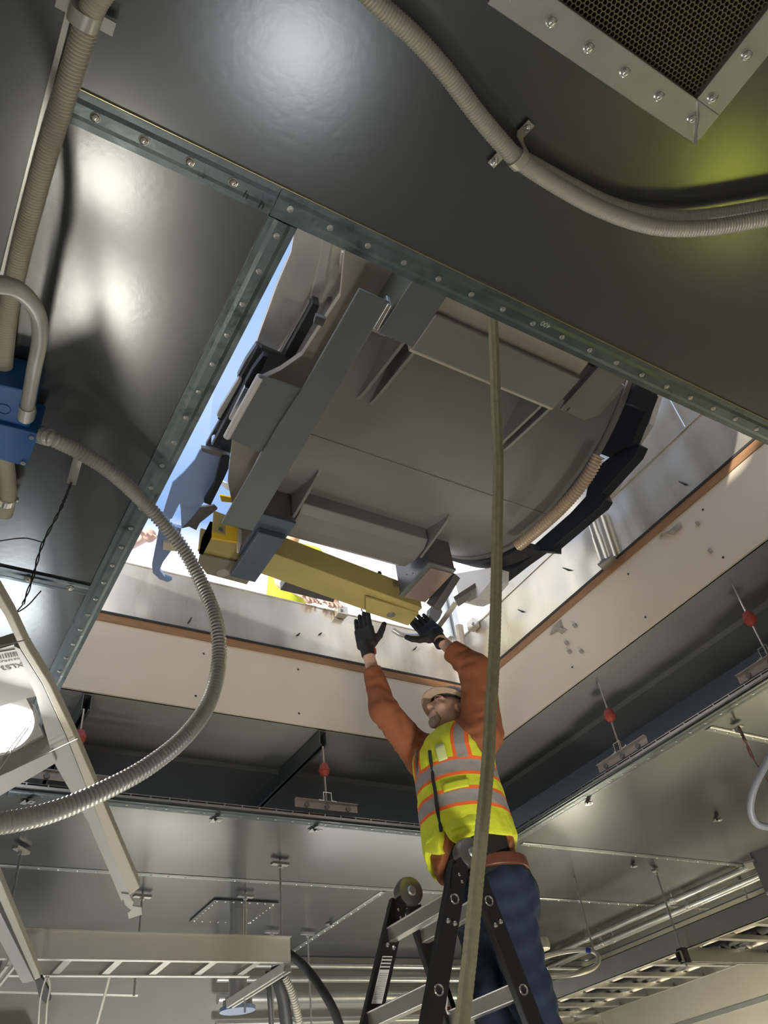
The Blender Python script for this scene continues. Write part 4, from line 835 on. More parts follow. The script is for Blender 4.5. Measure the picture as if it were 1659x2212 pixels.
q = MB(); q.lathe((onB(.58) - .005, yF - .0175, .58), (0, -1, 0), [(0, .009), (.0004, .009)], 4); q.build('red_diamond', M_REDP, LA)

# ------------------------------------------------------------------ people: signed distance fields -> surface nets
class SDF:
    def __init__(s, lo, hi, res):
        s.lo = np.array(lo, float); s.res = res; s.n = (np.ceil((np.array(hi) - s.lo) / res) + 1).astype(int)
        s.g = np.full(s.n, 1.0, np.float32); s.ax = [s.lo[i] + res * np.arange(s.n[i]) for i in range(3)]
    def sub(s, lo, hi):
        a = np.clip(np.floor((np.array(lo) - s.lo) / s.res).astype(int), 0, s.n); b = np.clip(np.ceil((np.array(hi) - s.lo) / s.res).astype(int) + 1, 0, s.n)
        sl = tuple(slice(a[i], b[i]) for i in range(3)); X = s.ax[0][sl[0]][:, None, None]; Y = s.ax[1][sl[1]][None, :, None]; Z = s.ax[2][sl[2]][None, None, :]
        return sl, X, Y, Z
    def merge(s, sl, d, k, op='u'):
        g = s.g[sl]
        if g.size == 0: return
        if op == 'u':
            if k > 0: h = np.clip(.5 + .5 * (g - d) / k, 0, 1); s.g[sl] = g * (1 - h) + d * h - k * h * (1 - h)
            else: s.g[sl] = np.minimum(g, d)
        elif op == 's':
            if k > 0: h = np.clip(.5 - .5 * (g + d) / k, 0, 1); s.g[sl] = g * (1 - h) - d * h + k * h * (1 - h)
            else: s.g[sl] = np.maximum(g, -d)
    def cap(s, a, b, r1, r2=None, k=.02, op='u'):
        r2 = r1 if r2 is None else r2; a = np.array(a, float); b = np.array(b, float); m = max(r1, r2) + k + 3 * s.res + .02
        sl, X, Y, Z = s.sub(np.minimum(a, b) - m, np.maximum(a, b) + m); ba = b - a; L = max(1e-9, ba @ ba)
        px, py, pz = X - a[0], Y - a[1], Z - a[2]; h = np.clip((px * ba[0] + py * ba[1] + pz * ba[2]) / L, 0, 1)
        d = np.sqrt((px - ba[0] * h) ** 2 + (py - ba[1] * h) ** 2 + (pz - ba[2] * h) ** 2) - (r1 + (r2 - r1) * h); s.merge(sl, d, k, op)
    def ell(s, c, rad, axes=None, k=.02, op='u'):
        c = np.array(c, float); rad = np.array(rad, float); A = np.eye(3) if axes is None else np.array(axes, float); m = rad.max() + k + 3 * s.res + .02
        sl, X, Y, Z = s.sub(c - m, c + m); x, y, z = X - c[0], Y - c[1], Z - c[2]
        q = [(x * A[i][0] + y * A[i][1] + z * A[i][2]) / rad[i] for i in range(3)]; k0 = np.sqrt(q[0] ** 2 + q[1] ** 2 + q[2] ** 2)
        k1 = np.sqrt((q[0] / rad[0]) ** 2 + (q[1] / rad[1]) ** 2 + (q[2] / rad[2]) ** 2) + 1e-6; s.merge(sl, k0 * (k0 - 1) / k1, k, op)
    def rbox(s, c, half, axes, rr, k=.01, op='u'):
        c = np.array(c, float); A = np.array(axes, float); m = np.linalg.norm(half) + k + 3 * s.res + .02; sl, X, Y, Z = s.sub(c - m, c + m); x, y, z = X - c[0], Y - c[1], Z - c[2]
        q = [np.abs(x * A[i][0] + y * A[i][1] + z * A[i][2]) - (half[i] - rr) for i in range(3)]
        d = np.sqrt(sum(np.maximum(v, 0) ** 2 for v in q)) + np.minimum(np.maximum(q[0], np.maximum(q[1], q[2])), 0) - rr; s.merge(sl, d, k, op)
    def plane(s, p, n, k=0.0):                  # keep the side the normal does NOT point to
        p = np.array(p, float); n = np.array(n, float); n /= np.linalg.norm(n); sl, X, Y, Z = s.sub(s.lo, s.lo + s.res * s.n)
        d = (X - p[0]) * n[0] + (Y - p[1]) * n[1] + (Z - p[2]) * n[2]; s.g = np.maximum(s.g, d).astype(np.float32)
    def wrinkle(s, amp, fn): sl, X, Y, Z = s.sub(s.lo, s.lo + s.res * s.n); s.g = (s.g + amp * fn(X, Y, Z)).astype(np.float32)
    def mesh(s, name, m, parent, origin):
        g = s.g; ins = g < 0; n = s.n
        c = np.zeros((n[0] - 1, n[1] - 1, n[2] - 1), int)
        for dx in (0, 1):
            for dy in (0, 1):
                for dz in (0, 1): c += ins[dx:n[0] - 1 + dx, dy:n[1] - 1 + dy, dz:n[2] - 1 + dz]
        act = (c > 0) & (c < 8); idx = -np.ones(act.shape, int); ijk = np.argwhere(act); idx[act] = np.arange(len(ijk))
        P = np.zeros((len(ijk), 3)); W_ = np.zeros(len(ijk))
        cor = [(0, 0, 0), (1, 0, 0), (0, 1, 0), (1, 1, 0), (0, 0, 1), (1, 0, 1), (0, 1, 1), (1, 1, 1)]
        G = [g[ijk[:, 0] + a, ijk[:, 1] + b, ijk[:, 2] + cc] for a, b, cc in cor]
        for a, b in ((0, 1), (2, 3), (4, 5), (6, 7), (0, 2), (1, 3), (4, 6), (5, 7), (0, 4), (1, 5), (2, 6), (3, 7)):
            x = (G[a] < 0) != (G[b] < 0); t = np.where(x, G[a] / np.where(x, G[a] - G[b], 1), 0)
            pa, pb = np.array(cor[a]), np.array(cor[b]); P += np.where(x[:, None], pa + (pb - pa) * t[:, None], 0); W_ += x
        V_ = (ijk + P / W_[:, None]) * s.res + s.lo - np.array(origin)
        faces = []
        for ax in range(3):
            a1, a2 = (ax + 1) % 3, (ax + 2) % 3
            sl0 = [slice(None)] * 3; sl1 = [slice(None)] * 3; sl0[ax] = slice(0, n[ax] - 1); sl1[ax] = slice(1, n[ax])
            x = ins[tuple(sl0)] != ins[tuple(sl1)]; e = np.argwhere(x); e = e[(e[:, a1] > 0) & (e[:, a2] > 0) & (e[:, a1] < n[a1] - 1) & (e[:, a2] < n[a2] - 1)]
            flip = ins[tuple(sl0)][tuple(e.T)]; q = []
            for o1, o2 in ((1, 1), (0, 1), (0, 0), (1, 0)):
                f = e.copy(); f[:, a1] -= o1; f[:, a2] -= o2; q.append(idx[tuple(f.T)])
            Q = np.stack(q, 1); Q[~flip] = Q[~flip][:, ::-1]; faces.append(Q)
        Q = np.concatenate(faces); Q = Q[(Q >= 0).all(1)]
        me = bpy.data.meshes.new(name); me.from_pydata(V_.tolist(), [], Q.tolist()); me.materials.append(m); me.update()
        me.polygons.foreach_set('use_smooth', np.ones(len(me.polygons), bool))
        o = bpy.data.objects.new(name, me); COL.objects.link(o); o.parent = parent
        return o
def vn(a): a = np.array(a, float); return a / np.linalg.norm(a)

ORG = (2.22, 2.72, .12)
W1 = thing('person', 'worker in orange jacket, lime vest and tan hard hat reaching up with both gloved hands', 'person', ORG)
PEL = np.array((2.21, 2.72, 1.02)); CH = np.array((2.14, 2.72, 1.45)); NK = np.array((2.13, 2.72, 1.60))
SL, SR = np.array((2.19, 2.545, 1.565)), np.array((2.10, 2.905, 1.60))
EL, ER = np.array((2.20, 2.50, 1.858)), np.array((1.846, 2.80, 1.755))
WL, WR = np.array((2.085, 2.60, 2.078)), np.array(PY(795, 1410, 2.8))
HL, HR = np.array((2.20, 2.64, .98)), np.array((2.20, 2.81, .98))
KL, KR = np.array((2.22, 2.62, .56)), np.array((2.20, 2.84, .60))
FL, FR = np.array((2.30, 2.61, .14)), np.array((2.28, 2.84, .14))
hf = vn((-.84, .10, .45)); hu = vn((.42, .08, .9)); hu = vn(hu - hf * (hu @ hf)); hr = np.cross(hf, hu)   # forward, up, right of the head
HC = np.array((2.155, 2.70, 1.735)); HA = [hr, hf, hu]
def H(r, f, u): return HC + hr * r + hf * f + hu * u
def head_sdf(S, off=0.0):
    S.ell(H(0, -.012, .025), (.074 + off, .094 + off, .088 + off), HA, .02)      # cranium
    S.ell(H(0, .035, -.030), (.058 + off, .062 + off, .072 + off), HA, .03)       # face
    S.ell(H(0, .062, -.088), (.026 + off, .022 + off, .020 + off), HA, .022)      # chin
    S.cap(H(-.045, .0, -.065), H(0, .058, -.092), .018, .018, .025); S.cap(H(.045, .0, -.065), H(0, .058, -.092), .018, .018, .025)
def face(S):
    head_sdf(S)
    S.cap(H(0, .090, .008), H(0, .112, -.030), .009, .0125, .012); S.ell(H(.012, .100, -.034), (.009, .010, .008), HA, .006); S.ell(H(-.012, .100, -.034), (.009, .010, .008), HA, .006)
    for s_ in (-1, 1):
        S.ell(H(s_ * .031, .097, .002), (.019, .012, .011), HA, .012, 's'); S.ell(H(s_ * .030, .083, .001), (.0125, .0125, .0125), HA, .003)
        S.cap(H(s_ * .012, .092, .020), H(s_ * .048, .078, .018), .0085, .007, .012)
        S.ell(H(s_ * .040, .068, -.030), (.018, .018, .016), HA, .02)
        S.ell(H(s_ * .076, -.008, -.012), (.009, .018, .031), HA, .008); S.ell(H(s_ * .084, -.004, -.010), (.006, .009, .017), HA, .004, 's')
    S.cap(H(-.022, .090, -.060), H(.022, .090, -.060), .0065, .0065, .006); S.cap(H(-.018, .088, -.070), H(.018, .088, -.070), .0070, .0070, .006)
    S.cap(H(-.022, .0985, -.065), H(.022, .0985, -.065), .0025, .0025, .002, 's')
# hands: palm centre frame + finger chains
def hand(S, wr, fdir, ndir, side, off=0.0, curl=.25, spread=.0, thumb=1.0, k=.006, g=1.16):
    """wr wrist, fdir finger direction, ndir palm normal (the way the fingers curl), side +1/-1 where the thumb leaves"""
    f = vn(fdir); n_ = vn(np.array(ndir, float) - f * (np.array(ndir) @ f)); t = np.cross(f, n_) * side
    S.cap(wr - f * .035, wr + f * .02, .026 + off, .028 * g + off, .015)
    S.rbox(wr + f * .055 * g + t * .002, (.042 * g + off, .015 * g + off, .046 * g + off), [t, n_, f], .014, .012)
    for i, (o_, ln) in enumerate(((.031, .072), (.011, .080), (-.010, .075), (-.030, .060))):
        base = wr + f * .092 * g + t * o_ * g; sp = t * (o_ * spread * 6); a = base; d = vn(f + sp); r = (.0100 - .0006 * i) * g
        for j, fr_ in enumerate((.45, .32, .25)):
            ang = curl * (j + .4); dd = vn(d * math.cos(ang) + n_ * math.sin(ang)); b = a + dd * ln * fr_ * g; S.cap(a, b, r + off - .0008 * j, r + off - .0008 * (j + 1), k * .4); a = b
    b0 = wr + (f * .022 + t * .026 + n_ * .006) * g; b1 = b0 + vn(t * .9 + f * .75 * thumb + n_ * .25) * .042 * g; b2 = b1 + vn(t * .5 + f * 1.0 * thumb + n_ * .2) * .034 * g; b3 = b2 + vn(t * .35 + f * 1.0 * thumb + n_ * .3) * .026 * g
    S.cap(b0, b1, .0165 * g + off, .0130 * g + off, .014); S.cap(b1, b2, .0125 * g + off, .0112 * g + off, .004); S.cap(b2, b3, .0108 * g + off, .0092 * g + off, .003)
# image-right direction and view direction at the hands
RT = R[0]; UP = -R[1]; FW = R[2]
fR, nR_ = vn(np.array(PY(779, 1327, 2.79)) - WR), vn(FW + .3 * RT)         # worker's right hand (left in the picture), palm away from the lens
hand_R = dict(wr=WR + fR * .02, fdir=fR, ndir=nR_, side=-1, curl=.10, spread=.06, thumb=.85)
pLt = np.array(PY(912, 1322, 2.66)); fL = vn(pLt - WL); nL_ = vn(np.array((-.5, .2, .85)))
hand_L = dict(wr=WL + fL * .015, fdir=vn(fL * .8 + np.array((0, .45, .25))), ndir=nL_, side=-1, curl=.30, spread=.12, thumb=.6)

# body (skin), one continuous surface
S = SDF((1.62, 2.36, .02), (2.48, 3.06, 2.36), .0065)
S.cap(PEL, CH, .11, .12, .05); S.cap(CH, NK, .11, .055, .06); S.cap(SL, SR, .05, .05, .05); S.cap(NK, H(0, -.02, -.05), .055, .052, .02)
for a, b, c in ((SL, EL, WL), (SR, ER, WR)): S.cap(a, b, .048, .040, .03); S.cap(b, c, .040, .0275, .02)
for a, b, c in ((HL, KL, FL), (HR, KR, FR)): S.cap(a, b, .075, .052, .04); S.cap(b, c, .05, .036, .02); S.cap(c, c + np.array((-.16, 0, -.06)), .03, .025, .02)
face(S)
hand(S, **{**hand_R, 'wr': hand_R['wr']}, off=-.002); hand(S, **hand_L, off=-.002)
body = S.mesh('body', M_SKIN, W1, ORG)
for s_ in (-1, 1):
    q = MB(); q.lathe(Vector(H(s_ * .030, .086, .001)), Vector(hf), [(0, .010), (.006, .008), (.0085, .003)], 14); q.build('eye', mat('eye_white', (.7, .68, .65), 0, .2), W1)
    q = MB(); q.lathe(Vector(H(s_ * .030, .0925, .003)), Vector(hf), [(0, .0045), (.002, .003)], 12); q.build('iris', M_EYE, W1)
    q = MB(); q.tube([H(s_ * .012, .102, .022), H(s_ * .030, .100, .027), H(s_ * .050, .084, .022)], [.003, .004, .002], 8); q.build('eyebrow', M_BEARD, W1)
S = SDF(H(0, 0, 0) - .16, H(0, 0, 0) + .16, .004)
S.ell(H(0, .064, -.100), (.034, .026, .024), HA, .01); S.cap(H(-.028, .074, -.068), H(-.026, .056, -.098), .006, .012, .012); S.cap(H(.028, .074, -.068), H(.026, .056, -.098), .006, .012, .012)
S.cap(H(-.024, .091, -.053), H(.024, .091, -.053), .0055, .0055, .004); S.wrinkle(.0018, lambda X, Y, Z: np.sin(X * 700 + Z * 300) * np.sin(Y * 650 - Z * 500))
S.mesh('beard', M_BEARD, W1, ORG)
# jacket
def wr(X, Y, Z):
    a = np.sin(X * 52 + Z * 47 + 3 * np.sin(Y * 31 + Z * 12)); b = np.sin(Z * 71 - Y * 58 + 2.5 * np.sin(X * 37 - Z * 20)); c = np.sin(Y * 83 + X * 66 - Z * 35 + 2 * np.sin(Z * 44))
    return .5 * a * (.6 + .4 * b) + .35 * b + .3 * (1 - np.abs(c)) * (.5 + .5 * np.sin(X * 23 + Z * 17))
S = SDF((1.66, 2.34, .88), (2.52, 3.10, 2.14), .008)
S.ell((2.13, 2.72, 1.50), (.150, .205, .17), None, .05); S.ell((2.14, 2.72, 1.30), (.165, .195, .22), None, .08); S.ell((2.15, 2.72, 1.10), (.165, .200, .18), None, .08)
S.cap(SL - .01, SR, .070, .070, .05); S.cap(NK + (0, 0, -.03), NK + np.array((.01, 0, .035)), .075, .070, .03)
S.cap(SL, EL, .092, .080, .05); S.cap(EL, EL + (WL - EL) * .62, .076, .055, .03); S.cap(SR, ER, .082, .066, .05); S.cap(ER, ER + (WR - ER) * .66, .062, .047, .03)
S.wrinkle(.0062, wr)
dl = vn(WL - EL); dr = vn(WR - ER)
g0 = S.g.copy()
sl, X, Y, Z = S.sub(S.lo, S.lo + S.res * S.n)
def halfcut(p, n, rad):                          # cut a sleeve end locally
    d = (X - p[0]) * n[0] + (Y - p[1]) * n[1] + (Z - p[2]) * n[2]; r = np.sqrt((X - p[0]) ** 2 + (Y - p[1]) ** 2 + (Z - p[2]) ** 2)
    S.g = np.where(r < rad, np.maximum(S.g, d), S.g).astype(np.float32)
halfcut(EL + (WL - EL) * .66, dl, .13); halfcut(ER + (WR - ER) * .70, dr, .12)
hem = 1.035 + .12 * np.exp(-((Y - 2.60) ** 2) / .012) * (X < 2.2) - .05 * np.clip((Y - 2.75) * 4, 0, 1)
S.g = np.maximum(S.g, hem - Z + 0 * X).astype(np.float32)
S.cap(H(0, .06, -.13), H(0, .0, -.04), .07, .07, .01, 's')
jk = S.mesh('jacket', M_JACK, W1, ORG)
# shirt showing under the lifted hem
S = SDF((1.96, 2.46, .84), (2.42, 2.98, 1.30), .009); S.ell((2.165, 2.72, 1.08), (.145, .182, .22), None, .02); S.plane((0, 0, .965), (0, 0, -1)); S.mesh('shirt', M_TSH, W1, ORG)
TS, TC = .42, .906                                # torso turned a little toward the lens
# vest shell with procedural bands
def vest_mat():
    m = bpy.data.materials.new('lime_vest_banded'); m.use_nodes = True; t = m.node_tree; b = t.nodes['Principled BSDF']; b.inputs['Roughness'].default_value = .75
    tc = t.nodes.new('ShaderNodeTexCoord'); s = t.nodes.new('ShaderNodeSeparateXYZ'); t.links.new(tc.outputs['Object'], s.inputs[0])
    def math_(op, a, b=None, c=None):
        n = t.nodes.new('ShaderNodeMath'); n.operation = op
        for i, v in enumerate((a, b, c)):
            if v is None: continue
            if isinstance(v, (int, float)): n.inputs[i].default_value = v
            else: t.links.new(v, n.inputs[i])
        return n.outputs[0]
    X, Y, Z = s.outputs; zt = math_('ADD', Z, math_('MULTIPLY', X, .10))
    def band_(v, lo, hi): return math_('MULTIPLY', math_('GREATER_THAN', v, lo), math_('LESS_THAN', v, hi))
    z0 = -ORG[2]
    gz = lambda a, b: band_(zt, a + z0, b + z0)
    grey = math_('MAXIMUM', gz(1.355, 1.408), gz(1.222, 1.275)); org = math_('MAXIMUM', gz(1.340, 1.423), gz(1.207, 1.290))
    ay = math_('ABSOLUTE', math_('ADD', math_('MULTIPLY', math_('ADD', X, .08), .42), math_('MULTIPLY', Y, -.906))); up = math_('GREATER_THAN', zt, 1.415 + z0)
    vs_ = math_('MULTIPLY', band_(ay, .104, .146), up); vo = math_('MULTIPLY', band_(ay, .090, .160), up)
    grey = math_('MAXIMUM', grey, vs_); org = math_('MAXIMUM', org, vo)
    nz = t.nodes.new('ShaderNodeTexNoise'); nz.inputs['Scale'].default_value = 30; t.links.new(tc.outputs['Object'], nz.inputs['Vector'])
    def mix(f, a, b):
        n = t.nodes.new('ShaderNodeMix'); n.data_type = 'RGBA'; t.links.new(f, n.inputs[0])
        for i, v in ((6, a), (7, b)):
            if isinstance(v, tuple): n.inputs[i].default_value = (*v, 1)
            else: t.links.new(v, n.inputs[i])
        return n.outputs[2]
    base = mix(nz.outputs['Fac'], (.62, .68, .02), (.74, .80, .05)); c = mix(org, base, (.95, .16, .03)); c = mix(grey, c, (.33, .31, .29)); t.links.new(c, b.inputs['Base Color'])
    bp = t.nodes.new('ShaderNodeBump'); bp.inputs['Distance'].default_value = .004; t.links.new(nz.outputs['Fac'], bp.inputs['Height']); t.links.new(bp.outputs[0], b.inputs['Normal']); return m
S = SDF((1.90, 2.42, 1.02), (2.44, 3.02, 1.72), .0065)
S.ell((2.13, 2.72, 1.50), (.165, .215, .17), None, .05); S.ell((2.135, 2.72, 1.30), (.182, .212, .22), None, .08); S.ell((2.145, 2.72, 1.12), (.188, .222, .18), None, .08)
S.cap(SL + np.array((-.01, .05, 0)), SR + np.array((0, -.05, 0)), .078, .078, .05)
S.wrinkle(.0028, wr)
sl, X, Y, Z = S.sub(S.lo, S.lo + S.res * S.n)
S.g = np.maximum(S.g, (1.10 - .06 * np.clip((Y - 2.80) * 9, 0, 1) + .02 * np.sin(Y * 25)) - Z + 0 * X).astype(np.float32)
S.cap(SL + np.array((0, -.10, -.06)), SL + np.array((.0, -.03, .22)), .10, .10, .0, 's'); S.cap(SR + np.array((0, .10, -.06)), SR + np.array((0, .04, .22)), .10, .10, .0, 's')
S.cap(NK + np.array((-.04, 0, -.02)), NK + np.array((-.02, 0, .20)), .075, .11, .0, 's'); S.cap((1.95, 2.80, 1.44), NK + np.array((-.08, .02, .02)), .006, .07, .01, 's')
# front slit at the zip side: gap widening to the hem
LL = (X - 2.14) * TS - (Y - 2.72) * TC; FF = -(X - 2.14) * TC - (Y - 2.72) * TS
d = np.abs(LL + .015) - np.clip((1.17 - Z) * .45, 0, .03); S.g = np.where((FF > 0), np.maximum(S.g, -d), S.g).astype(np.float32)
vest = S.mesh('vest', vest_mat(), W1, ORG)
def surf(L, z, off=.004):                       # vest front surface at lateral offset L, height z
    f = np.array((-TC, -TS)); l = np.array((TS, -TC)); best = 0
    for c, r_ in (((2.13, 2.72, 1.50), (.165, .215, .17)), ((2.135, 2.72, 1.30), (.182, .212, .22)), ((2.145, 2.72, 1.12), (.188, .222, .18))):
        k = 1 - ((z - c[2]) / r_[2]) ** 2
        if k <= 0: continue
        o_ = np.array((2.14, 2.72)) + l * L - np.array(c[:2]); A = (f[0] / r_[0]) ** 2 + (f[1] / r_[1]) ** 2; B = 2 * (o_[0] * f[0] / r_[0] ** 2 + o_[1] * f[1] / r_[1] ** 2); Cq = (o_[0] / r_[0]) ** 2 + (o_[1] / r_[1]) ** 2 - k
        D = B * B - 4 * A * Cq
        if D > 0: best = max(best, (-B + math.sqrt(D)) / (2 * A))
    p = np.array((2.14, 2.72)) + l * L + f * (best + off + .004); return (p[0], p[1], z)
q = MB(); zs = np.linspace(1.15, 1.50, 18); q.tube([surf(-.015 + .006 * math.sin(z * 30), z, .011) for z in zs], .0075, 8); q.build('zip', M_BLKP, vest)
def pocket(y0, y1, z0, z1, m, name, off=.007):
    mb = MB(); n = 8; vs = []
    for zz_ in np.linspace(z0, z1, 5):
        for i in range(n + 1): vs.append(surf(y0 + (y1 - y0) * i / n, zz_, off))
    fs = [(r * (n + 1) + i, r * (n + 1) + i + 1, (r + 1) * (n + 1) + i + 1, (r + 1) * (n + 1) + i) for r in range(4) for i in range(n)]
    mb.add(vs, fs); o = mb.build(name, m, vest, smooth=True); s = o.modifiers.new('s', 'SOLIDIFY'); s.thickness = .004; s.offset = 0; return o
pocket(.03, .135, 1.296, 1.333, M_HIVIS, 'pocket_flap'); pocket(.03, .135, 1.140, 1.198, M_HIVIS, 'pocket')
pocket(.02, .065, 1.43, 1.51, mat('clear_badge_sleeve', (.62, .68, .30), 0, .15), 'badge_sleeve')
pocket(-.12, -.06, 1.14, 1.20, M_HIVIS, 'pocket')
# belt, jeans, boots
S = SDF((1.95, 2.44, .90), (2.45, 3.0, 1.10), .007); S.ell((2.20, 2.72, 1.0), (.166, .200, .35), None, 0); S.plane((0, 0, 1.045), (0, 0, 1)); S.plane((0, 0, .995), (0, 0, -1)); S.mesh('belt', M_BELT, W1, ORG)
S = SDF((1.98, 2.42, .08), (2.52, 3.02, 1.06), .008)
S.ell((2.21, 2.72, .93), (.155, .190, .17), None, .05)
for h, kk, ft in ((HL, KL, FL), (HR, KR, FR)): S.cap(h + np.array((.01, 0, -.03)), kk, .108, .080, .05); S.cap(kk, ft + np.array((0, 0, .03)), .080, .066, .04)
S.ell((2.27, 2.70, .90), (.09, .15, .12), None, .05); S.wrinkle(.0030, lambda X, Y, Z: np.sin(Z * 75 + 3 * np.sin(X * 18 + Y * 25)) + .5 * np.sin(X * 80 + Z * 40)); S.plane((0, 0, 1.005), (0, 0, 1)); S.plane((0, 0, .15), (0, 0, -1))
jn = S.mesh('jeans', M_JEAN, W1, ORG)
for ft in (FL, FR):
    S = SDF(ft + np.array((-.30, -.12, -.13)), ft + np.array((.12, .12, .15)), .008); S.cap(ft + np.array((.01, 0, .07)), ft + np.array((.01, 0, -.03)), .055, .05, .02); S.cap(ft + np.array((0, 0, -.04)), ft + np.array((-.17, 0, -.05)), .045, .04, .03)
    S.plane((0, 0, .055), (0, 0, -1)); S.mesh('boot', M_BOOT, W1, ORG)
# gloves
S = SDF(np.array(hand_R['wr']) - .14, np.array(hand_R['wr']) + .26, .0035); hand(S, **hand_R, off=.0022); S.cap(WR - fR * .012, WR + fR * .02, .033, .034, .01)
cutp = WR - fR * .020; S.plane(cutp, -fR); gl = S.mesh('glove', M_GLOVE, W1, ORG)
S = SDF(np.array(hand_L['wr']) - .16, np.array(hand_L['wr']) + .24, .0035); hand(S, **hand_L, off=.0022); S.cap(WL - fL * .005, WL + fL * .03, .033, .034, .01)
S.plane(WL - fL * .010, -fL); gl2 = S.mesh('glove', M_GLOVE, W1, ORG)
q = MB(); q.box(Vector(WR + fR * .01 + RT * .034 - FW * .006), (.012, .012, .03)); q.build('glove_tag', M_REDP, gl)
q = MB(); q.box(Vector(WL + fL * .045 - FW * .030), (.012, .012, .018)); q.build('glove_tag', M_REDP, gl2)
q = MB(); q.tube([WL - fL * .02 - dl * .002, WL - fL * .042], .0335, 20); q.build('wristband', M_TSH, W1)
# hard hat
S = SDF(H(0, 0, 0) - .24, H(0, 0, 0) + .24, .005)
S.ell(H(0, -.012, .040), (.105, .125, .105), HA, .0); Sg = S.g.copy(); S.g[:] = 1
hb = H(0, .0, .040); sl, X, Y, Z = S.sub(S.lo, S.lo + S.res * S.n)
lr = (X - hb[0]) * hr[0] + (Y - hb[1]) * hr[1] + (Z - hb[2]) * hr[2]; lf = (X - hb[0]) * hf[0] + (Y - hb[1]) * hf[1] + (Z - hb[2]) * hf[2]; lu_ = (X - hb[0]) * hu[0] + (Y - hb[1]) * hu[1] + (Z - hb[2]) * hu[2]
dome = np.maximum(Sg, -lu_); rr_ = np.sqrt((lr / .128) ** 2 + ((lf - .005) / .150) ** 2); brim = np.maximum((rr_ - 1) * .14, np.abs(lu_ + .012 * rr_ ** 2) - .0055)
rid = np.maximum(np.abs(lr) - .012, Sg - .006); rid = np.maximum(rid, -lu_)
shell = np.minimum(np.minimum(dome, brim), rid); inner = np.sqrt((lr / .098) ** 2 + ((lf + .012) / .118) ** 2 + (lu_ / .098) ** 2) - 1
S.g = np.maximum(shell, -(inner * .1)).astype(np.float32); S.mesh('hard_hat', M_TAN, W1, ORG)
q = MB(); q.tube([H(.088 * math.cos(a), -.012 + .108 * math.sin(a), .040) for a in np.linspace(0, 2 * math.pi, 40)], .010, 8); q.build('helmet_headband', M_BLKP, W1)
q = MB(); q.tube(spline([H(.082, .01, .03), H(.080, .02, -.04), H(.04, .055, -.115), H(-.04, .055, -.115), H(-.080, .02, -.04), H(-.082, .01, .03)], 40), .004, 8)

# ------------------------------------------------------------------ workers on the roof, partly seen past the curb
def roof_worker(label, base, handp, towards, vcol, skin=M_SKIN):
    b = np.array(base, float); o = tuple(b); t = thing('person', label, 'person', o); f = vn(towards); s = np.array((-f[1], f[0], 0))
    hip = b + (0, 0, .30); ch = hip + f * .18 + np.array((0, 0, .40)); nk = ch + f * .06 + np.array((0, 0, .20)); hd = nk + f * .07 + np.array((0, 0, .14)); h = np.array(handp, float)
    s1 = ch + s * .18 + np.array((0, 0, .12)); s2 = ch - s * .18 + np.array((0, 0, .12)); hd2 = h + s * -.16
    lo = np.minimum(b, h) - .55; hi = np.maximum(np.maximum(b, h), nk) + .6
    S = SDF(lo, hi, .011); S.cap(hip, ch, .11, .12, .05); S.cap(s1, s2, .05, .05, .05); S.cap(nk, hd, .05, .05, .02); S.ell(hd, (.08, .09, .11), None, .02); S.ell(hd + f * .09, (.015, .02, .02), None, .01)
    for sg, kn_ in ((1, .1), (-1, -.1)): S.cap(hip + s * .1 * sg, b + f * .25 + s * .12 * sg + np.array((0, 0, .08)), .08, .06, .03); S.cap(b + f * .25 + s * .12 * sg + np.array((0, 0, .08)), b - f * .15 + s * .12 * sg + np.array((0, 0, .06)), .055, .04, .03)
    for a, hh_ in ((s1, h), (s2, hd2)):
        e_2 = (a + hh_) / 2 + np.array((0, 0, -.05)) - f * .08; S.cap(a, e_2, .045, .038, .03); S.cap(e_2, hh_, .036, .026, .02); d = vn(hh_ - e_2); n2 = vn(np.cross(d, (0, 0, 1)))
        S.ell(hh_ + d * .04, (.04, .04, .04), None, .02)
        for j in range(4): S.cap(hh_ + d * .06 + n2 * (j - 1.5) * .02, hh_ + d * (.13 - .008 * abs(j - 1.5)) + n2 * (j - 1.5) * .028 + np.array((0, 0, -.015)), .011, .009, .003)
        S.cap(hh_ + d * .02 + n2 * .035, hh_ + d * .07 + n2 * .065, .013, .010, .006)
    S.mesh('body', skin, t, o)
    S = SDF(lo, hi, .012); S.cap(hip, ch, .135, .15, .05); S.cap(s1, s2, .075, .075, .05); S.plane(hip, (0, 0, -1)); S.mesh('vest', vcol, t, o)
    S = SDF(lo, hi, .012)
    for sg in (1, -1): S.cap(hip + s * .1 * sg, b + f * .25 + s * .12 * sg + np.array((0, 0, .08)), .095, .075, .03); S.cap(b + f * .25 + s * .12 * sg + np.array((0, 0, .08)), b - f * .13 + s * .12 * sg + np.array((0, 0, .07)), .07, .06, .03)
    S.mesh('trousers', M_JEAN, t, o)
    S = SDF(hd - .2, hd + .2, .008); S.ell(hd + (0, 0, .03), (.10, .12, .11), None, 0); S.plane(hd + (0, 0, .03), (0, 0, -1)); S.mesh('hard_hat', M_PAPER, t, o)
    return t
roof_worker('person on the roof in a lime vest, seen through the gap behind the yellow beam', (1.98, 4.12, 2.80), tuple(PY(715, 1298, 3.50)), (-.05, -1, 0), M_HIVIS)
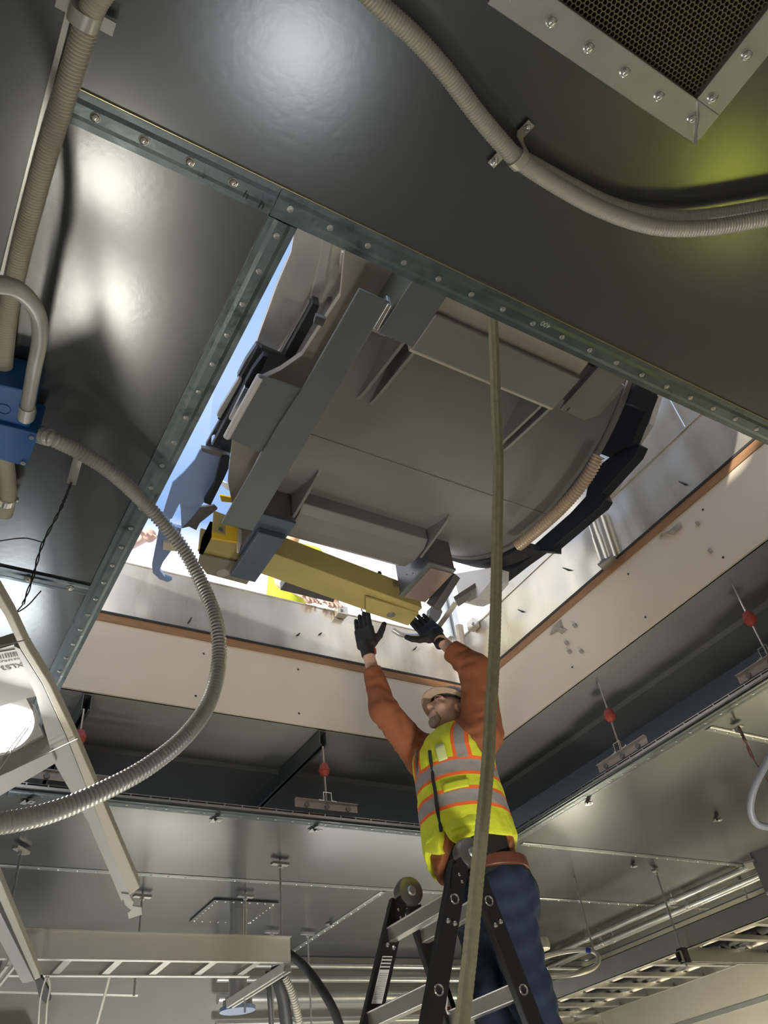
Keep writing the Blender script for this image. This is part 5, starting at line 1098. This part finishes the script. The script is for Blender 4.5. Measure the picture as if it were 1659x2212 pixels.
roof_worker('person on the roof whose bare hand shows at the far left of the opening', (.62, 4.35, 2.80), tuple(PY(318, 1160, 3.62)), (.0, -1, 0), M_PAPER)
roof_worker('person kneeling on the floor in a lime vest, seen only mirrored in the ceiling', (3.18, .49, -1.5), (2.9, .75, -.8), (-.7, .5, 0), M_HIVIS)
rf = MB(); rf.box2((-3, CYF + .03, 2.74), (6, 9, 2.795)); rf.box2((CXR + .04, -3, 2.74), (6, CYF + .03, 2.795)); rf.box2((-3, -3, 2.74), (CXL - .02, CYF, 2.795)); rf.box2((CXL - .02, -3, 2.74), (CXR + .04, CYN - .02, 2.795))
struct(rf.build('ceiling_roof_top', mat('white_roof_membrane', (.75, .76, .78), 0, .6)))

# ------------------------------------------------------------------ unseen work lights below the frame: some read from ceiling highlights, the rest added
NM = ['left of the three', 'nearest the left wall', 'closest to the camera spot', 'by the right wall', 'added to light the kneeling person', 'added as fill under the left tray', 'added before the ladder to light the worker', 'added to brighten the far wall', 'added to brighten the right wall']
for i, (l, d, p, s, c, sp_) in enumerate(WORK):
    L_ = Vector(l); D = Vector(d).normalized(); t = thing('unseen_work_light', 'tripod work light ' + NM[i], 'work light', (L_.x, L_.y, -1.5), 'tripod work lights on the floor')
    q = MB(); q.lathe(L_ - D * .05, D, [(0, s * .3), (.02, s * .52), (.045, s * .55)], 24); q.build('lamp_head', M_BLKP, t)
    q = MB(); q.cyl((L_.x, L_.y, L_.z - .08), (L_.x, L_.y, -1.35), .014, 10); q.build('pole', M_BLKP, t)
    for k in range(3):
        a = k * 2.1; q = MB(); q.cyl((L_.x, L_.y, -1.2), (L_.x + .3 * math.cos(a), L_.y + .3 * math.sin(a), -1.49), .010, 8); q.build('leg', M_BLKP, t)
for k, (l, p) in enumerate(FILL):
    t = thing('added_fill_light', 'added round fill light behind the camera, ' + ('left' if k == 0 else 'right') + ' one', 'light', l)
    q = MB(); q.lathe((l[0], l[1], 1.50), (0, 0, -1), [(0, .25), (.04, .25), (.045, .24)], 32); q.build('housing', M_LUM, t)
